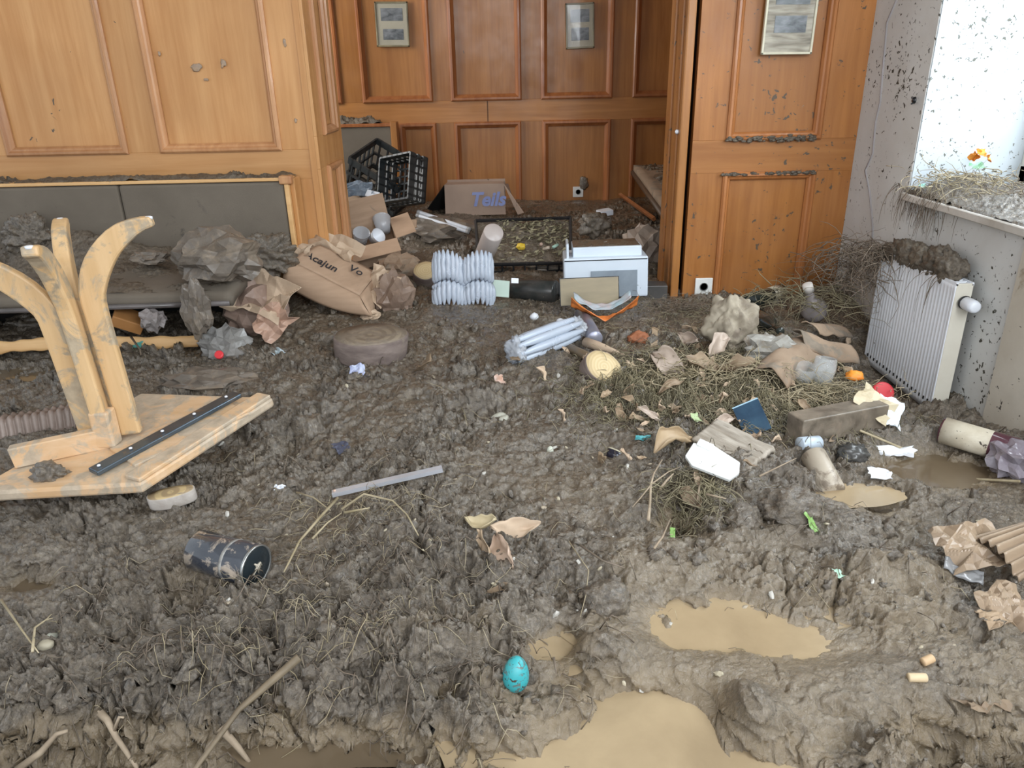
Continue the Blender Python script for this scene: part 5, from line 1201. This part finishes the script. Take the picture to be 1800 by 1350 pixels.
tag(MB().blob((.010, .010, .014), 3, .15, 3, 23).build('white_pebble', mat('white_pebble', (.6, .62, .52), rough=.4), loc=G(967, 785, .006)), 'small whitish pebble left of the dark oval cap', 'pebble')
tag(MB().blob((.014, .012, .01), 3, .15, 3, 24).build('white_pebble', mat('white_pebble', (.6, .62, .52)), loc=G(86, 1103, .006)), 'whitish round pebble near the left edge, upper of two', 'pebble')
tag(MB().blob((.016, .013, .01), 3, .15, 3, 25).build('white_pebble', mat('tan_pebble', (.38, .34, .25)), loc=G(80, 1133, .006)), 'tan round pebble near the left edge, lower of two', 'pebble')
tag(MB().blob((.045, .03, .03), 4, .3, 3, 26, .3).build('brick_fragment', mat('brick_red', (.35, .13, .06), (.25, .09, .04), rough=.7, mud=.3), loc=G(1124, 588, .01)), 'rusty red brick fragment in the grass heap below the dark slab', 'brick fragment')
tag(MB().blob((.03, .025, .02), 3, .3, 3, 27, .3).build('orange_crumb', M_OR, loc=G(1503, 655, .03)), 'orange scrap in the dark left of the radiator foot', 'scrap')

# central curled leaves
curl_leaf(845, 912, .09, .06, 3, 'pale yellowish dried leaf curled up in the middle foreground', mat('yellow_leaf', (.52, .44, .28), (.40, .32, .19), rough=.5, mud=.2), (R_(20), R_(-8), -.4), .035)
curl_leaf(885, 960, .10, .075, 5, 'pink-brown smooth leaf standing in the mud below the yellowish one', mat('pinkish_leaf', (.50, .37, .28), (.40, .28, .20), rough=.3, mud=.1), (R_(55), R_(35), -1.1), .02)
curl_leaf(852, 955, .09, .05, 8, 'narrow brown leaf leaning left of the pink-brown one', M_LEAF, (R_(55), R_(45), -1.3), .02)
curl_leaf(905, 915, .13, .06, 9, 'mud-caked bark-like leaf right of the yellowish leaf', M_KRAFT, (R_(30), 0, .2), .03)
curl_leaf(878, 1020, .06, .035, 11, 'small brown leaf above the teal egg', M_LEAF, (R_(20), 0, -.3), .01)
# curled bark piece near plank
curl_leaf(1185, 770, .14, .09, 13, 'tan curled bark piece left of the weathered plank', mat('tan_bark', (.42, .31, .19), (.30, .21, .12), rough=.5, mud=.15), (R_(10), R_(-10), .5), .03, name='curled_bark', cat='bark', curl=2.4)
# big pale dry leaves in the heap
big = [(1175, 635, .15, .11, -.9, 'large pale folded leaf at the left of the leaf heap'), (1235, 635, .13, .10, .2, 'pale arched leaf in the middle of the leaf heap'),
       (1212, 590, .12, .07, -1.1, 'upright narrow leaf at the top of the leaf heap'), (1295, 640, .13, .08, -.3, 'brown leaf at the right of the leaf heap'),
       (1265, 605, .12, .09, .5, 'large brown leaf just below the stump'), (1180, 675, .10, .04, .3, 'slender greenish-white leaf at the near edge of the leaf heap'),
       (1140, 720, .09, .03, .0, 'grey narrow leaf left of the pale green leaf'), (1215, 868, .08, .06, -.9, 'pale leaf among the twigs beside the dark hole'),
       (1290, 590, .12, .05, 0, 'torn cream leaf at the foot of the stump'), (748, 635, .12, .09, -1.0, 'brown leaf folded in the mud below the log slice, rightmost'),
       (1268, 740, .10, .04, .5, 'thin brown leaf behind the weathered plank')]
for k, (px, py, w_, h_, rz, lb) in enumerate(big):
    curl_leaf(px, py, w_, h_, k + 20, lb, M_LEAF if k % 2 else mat('pale_dry_leaf', (.50, .41, .34), (.34, .26, .20), scale=10, rough=.45, mud=.2, mscale=14), (R_(random.Random(k).uniform(15, 45)), R_(random.Random(k + 9).uniform(-25, 25)), rz), .045)
# many small leaves, alike
rnd = random.Random(21); pro = []
for k in range(6):
    o = curl_leaf(1200, 650, .05, .032, k + 40, 'little muddy brown leaf lying in the leaf and grass heap left of the radiator', M_LEAF if k % 2 else M_KRAFT, group='small leaves in the debris heap'); pro.append(o)
def grp_copy(o, loc, rot, sc=1.0):
    c_ = o.copy(); col.objects.link(c_); c_.location = loc; c_.rotation_euler = rot; c_.scale = (sc,) * 3; return c_
first = set()
for k in range(120):
    px, py = rnd.gauss(1230, 130), rnd.gauss(680, 60)
    if px > 1500 or py < 560: px, py = rnd.uniform(1080, 1400), rnd.uniform(600, 760)
    loc = G(px, py, rnd.uniform(.008, .035)); rot = (rnd.uniform(-1, 1.2), rnd.uniform(-1, 1), rnd.random() * 6.28); sc = rnd.uniform(.5, 1.3)
    if k < 6: o = pro[k]; o.location = loc; o.rotation_euler = rot; o.scale = (sc,) * 3
    else: grp_copy(pro[k % 6], loc, rot, sc)
# grass / straw carpets
def carpet(name, label, regions, length, r, m, seed):
    rnd = random.Random(seed); b = MB()
    for (px, py, sx, sy, n) in regions:
        c_ = G(px, py); c2_ = G(px + sx, py); c3_ = G(px, py - sy); ex_, ey_ = abs(c2_.x - c_.x), abs(c3_.y - c_.y)
        P = np.array([[rnd.gauss(c_.x, ex_), rnd.gauss(c_.y, ey_)] for _ in range(n)]); P[:, 0] = np.clip(P[:, 0], -3, XR - .02); P[:, 1] = np.minimum(P[:, 1], 5.9)
        for (x, y) in P:
            a = rnd.random() * 6.28; l_ = length * rnd.uniform(.3, 1.3); pts = []; bend = rnd.gauss(0, 1.2); q = Vector((x, y, 0)); lift = rnd.random() ** 2 * .03
            xs2, ys2 = [], []
            for j in range(5):
                xs2.append(q.x); ys2.append(q.y); q = q + Vector((math.cos(a), math.sin(a), 0)) * l_ / 4; a += bend / 4 + rnd.gauss(0, .2)
            pts.append((xs2, ys2, lift, rnd.uniform(.5, 1.3) * r))
            z = mud_h(np.array(xs2), np.minimum(np.array(ys2), 6.2))
            pp_ = [Vector((min(xx, XR - .01), yy, max(zz_, z.mean() - .01) + .004 + lift * math.sin(j * .8) + .002 * j)) for j, (xx, yy, zz_) in enumerate(zip(xs2, ys2, z))]
            b.tube(pp_, [pts[-1][3]] * 4 + [pts[-1][3] * .3], 3)
    return tag(b.build(name, m), label, 'grass', kind='stuff')
carpet('wet_grass', 'matted wet grass and weeds in the debris heap left of the radiator', [(1230, 680, 110, 40, 2300), (1130, 680, 60, 20, 900), (1330, 690, 90, 30, 1000), (1400, 640, 70, 40, 500), (1250, 560, 60, 25, 350), (1400, 730, 60, 20, 250), (1210, 890, 30, 30, 160)], .07, .0013, M_GRASS, 31)
carpet('straw_litter', 'pale straw stalks scattered over the debris and the mud', [(1250, 680, 110, 45, 420), (1450, 700, 80, 30, 160), (1220, 870, 40, 40, 60), (940, 420, 80, 25, 130), (1100, 560, 150, 60, 160), (620, 900, 60, 30, 40), (560, 1000, 160, 80, 90), (900, 900, 350, 150, 110), (620, 1080, 160, 60, 110), (640, 890, 60, 25, 60), (1500, 560, 60, 30, 120), (400, 1150, 200, 60, 50)], .075, .0008, M_STRAW, 32)
carpet('dark_rootlets', 'dark fine rootlets and twiglets lying all over the mud', [(640, 1060, 200, 100, 420), (1150, 600, 250, 60, 300), (900, 400, 120, 30, 150), (800, 750, 300, 120, 200), (1300, 850, 180, 70, 200), (250, 1150, 150, 80, 150)], .06, .0012, M_BARKD, 33)

def heap_tangle(px, py, n, sp, m, seed, label, ln=.12, r=.0015):
    g = G(px, py); tangle('root_tangle', label, (g.x, g.y, g.z + .01), n, sp, ln, r, m, seed, .08, sag=g.z - .005)
heap_tangle(1235, 662, 300, (.13, .06, .05), M_STRAW, 201, 'pale tangle of roots over the middle of the leaf heap')
heap_tangle(1160, 640, 160, (.07, .05, .04), M_GRASS, 202, 'grey-green root tangle beside the tilted log slice')
heap_tangle(1215, 865, 180, (.05, .035, .05), M_GRASS, 203, 'root tangle on the clod below the white foam piece', .09)
heap_tangle(1440, 700, 260, (.14, .05, .04), M_STRAW, 204, 'pale straw tangle above the long muddy carton')
heap_tangle(1210, 545, 160, (.10, .05, .05), M_BARKD, 205, 'dark root tangle at the foot of the right folding door')
heap_tangle(1500, 520, 200, (.10, .08, .06), M_BARKD, 206, 'dark root tangle beside the glass flask', .16)
heap_tangle(1340, 655, 160, (.08, .05, .04), M_STRAW, 207, 'straw tangle between the leaf heap and the curled cardboard')
# twigs, each a thing
def twig(pts, r, label, m=M_TWIG, dz=.02, br=(), name='twig', cat='twig'):
    b = MB(); P = [G(x, y, dz + (e[0] if e else 0)) for (x, y, *e) in pts]; n_ = len(P)
    b.tube(P, [r * (1 - .6 * k / (n_ - 1)) for k in range(n_)], 7)
    for q in br:
        P2 = [G(x, y, dz + (e[0] if e else .0)) for (x, y, *e) in q]; b.tube(P2, [r * .55 * (1 - .5 * k / max(1, len(P2) - 1)) for k in range(len(P2))], 6)
    return tag(b.build(name, m), label, cat)
twig([(1140, 908, .02), (1143, 875, .03), (1144, 848, .04), (1150, 825, .04), (1164, 805, .03)], .0045, 'forked pale twig standing over the dark hole below the foam piece', br=[[(1144, 850, .04), (1125, 870, .03), (1112, 882, .02)], [(1146, 845, .04), (1175, 825, .04), (1198, 812, .03)]])
twig([(1160, 858, .03), (1172, 842, .04), (1184, 830, .04)], .0045, 'short pale twig stub right of the forked twig')
twig([(1150, 960, .02), (1165, 935, .03), (1178, 912, .03)], .0035, 'thin bent twig at the lower end of the dark hole')
twig([(1228, 870, .03), (1230, 840, .03)], .0045, 'short upright twig stub below the white foam piece')
twig([(1242, 860, .03), (1277, 871, .02)], .0035, 'short pale twig lying right of the twig stub')
twig([(1335, 835, .02), (1400, 805, .03)], .003, 'thin muddy twig between foam piece and beige can')
twig([(593, 872, .03), (560, 905, .03), (525, 945, .02), (505, 985, .01), (498, 1000, .0)], .0042, 'long pale root curving down from the straw below the metal strip', M_STRAW)
twig([(600, 890, .02), (640, 868, .04), (690, 875, .04), (715, 900, .03), (735, 933, .02)], .0035, 'long arched pale stalk bending right below the metal strip', M_STRAW)
twig([(605, 896, .02), (650, 890, .02)], .004, 'short straight pale stalk under the arched one', M_STRAW)
twig([(548, 940, .01), (575, 915, .02), (600, 895, .03)], .003, 'thin pale stalk left of the short straight one', M_STRAW)
twig([(520, 855, .02), (550, 868, .02), (580, 890, .02)], .003, 'slender stalk running down to the straw from upper left', M_STRAW)
twig([(172, 1240, .02), (188, 1262, .02), (205, 1300, .02), (240, 1352, .02), (260, 1390, .02)], .008, 'grey-brown stick with side shoots at the bottom left', br=[[(196, 1290, .02), (215, 1275, .03), (220, 1268, .035)], [(186, 1262, .02), (168, 1235, .03)]], name='stick', cat='stick')
twig([(522, 1132, .05), (420, 1255, .06), (300, 1400, .05)], .0085, 'long thick muddy stick running diagonally at the bottom left', mat('muddy_branch', (.20, .155, .10), (.13, .10, .065), scale=6, stretch=(3, 3, 1), rough=.6, bump=.4, mud=.3), .02, name='stick', cat='stick')
twig([(30, 1350, .03), (70, 1315, .04), (100, 1290, .05), (118, 1280, .05)], .008, 'knobbly muddy stick in the bottom left corner', name='stick', cat='stick')
twig([(0, 1050, .02), (30, 1085, .02), (66, 1142, .01)], .003, 'thin pale stalk at the left edge below the small puddle', M_STRAW)
twig([(55, 1140, .01), (55, 1085, .03), (75, 1070, .03), (90, 1078, .02)], .003, 'forked pale stalk right of the thin one at the left edge', M_STRAW, br=[[(68, 1075, .03), (85, 1060, .03)]])
twig([(1020, 960, .02), (1060, 978, .02), (1098, 992, .01)], .003, 'thin brown twig above the mud-covered stone', M_BARKD)
twig([(1000, 955, .02), (1035, 990, .02), (1030, 1040, .01), (1020, 1080, .0)], .0015, 'hair-thin pale root bending beside the mud-covered stone', M_STRAW)
twig([(390, 1290, .03), (420, 1320, .03), (440, 1345, .03)], .009, 'knotted light root end at the bottom beside the thick stick', name='root', cat='root')
twig([(230, 590, .04), (245, 610, .05), (248, 625, .05)], .005, 'dark short twig poking up behind the table legs', M_BARKD)
twig([(973, 1145, .03), (978, 1175, .02)], .003, 'little dark twig standing above the clod right of the egg', M_BARKD)
# pale chips and pebbles strewn about, alike
rnd = random.Random(77)
chip = [MB().facets((.011, .007, .005), k, .3, 1, cuts=1).build('pale_chip', mat('chip_%d' % (k % 3), ((.50, .44, .32), (.36, .30, .22), (.55, .53, .48))[k % 3], rough=.5, mud=.25, mscale=60), smooth=False) for k in range(6)]
for k in chip: tag(k, 'tiny pale chip of wood or stone pressed into the open mud field', 'chip', 'tiny chips in the open mud')
for k in range(90):
    px, py = rnd.uniform(380, 1150), rnd.uniform(640, 1080)
    if k > 55: px, py = rnd.uniform(1000, 1750), rnd.uniform(560, 1250)
    loc = G(px, py, .006); rot = (rnd.random(), rnd.random(), rnd.random() * 6); sc = rnd.uniform(.4, 1.2)
    if k < 6: o = chip[k]; o.location = loc; o.rotation_euler = rot; o.scale = (sc,) * 3
    else: grp_copy(chip[k % 6], loc, rot, sc)
# corrugated muddy paper at left edge
def corr(u, v): return ((u - .5) * .26, (v - .5) * .10, .006 * math.sin(u * 70) + .03 * math.sin(v * 3) + .015 * mn.noise(Vector((u * 3, v * 3, 1))))
tag(MB().sheet(corr, 140, 12).build('corrugated_cardboard', mat('pinkish_card', (.30, .235, .20), (.2, .155, .13), rough=.4, mud=.3), loc=G(55, 740, .03), rot=(.5, .0, .35), solid=.002), 'torn corrugated muddy cardboard left of the overturned table', 'cardboard')
crumple(G(370, 665, .01), (.18, .10, .05), 71, 'flat muddy plastic sheet crumpled behind the overturned table', M_RAG, 'crumpled_plastic', 'plastic', cre=.6, freq=4)
crumple(G(95, 560, .0), (.2, .1, .05), 73, 'rounded muddy heap in the shadow below the bench, left of the legs', M_MUD, 'mud_heap', 'mud', cre=.1, smooth_=True)
crumple(G(700, 470, .02), (.12, .10, .08), 74, 'muddy broken carton below the open carton', M_CARDM, 'crushed_carton', 'carton', cre=.7)
crumple(G(775, 405, .0), (.28, .22, .09), 75, 'muddy rumpled sheet lying below the white rods', M_RAG, 'rumpled_sheet', 'sheet', cre=.5, freq=5, sub=6)
crumple(G(965, 470, .0), (.15, .06, .05), 76, 'muddy crumpled film right of the leaf-filled crate', M_RAG, 'crumpled_plastic', 'plastic', cre=.8, freq=4)
crumple(G(575, 595, -.01), (.07, .06, .04), 77, 'small mud lump left of the large log slice', M_MUD, 'mud_lump', 'mud', cre=.1, smooth_=True)
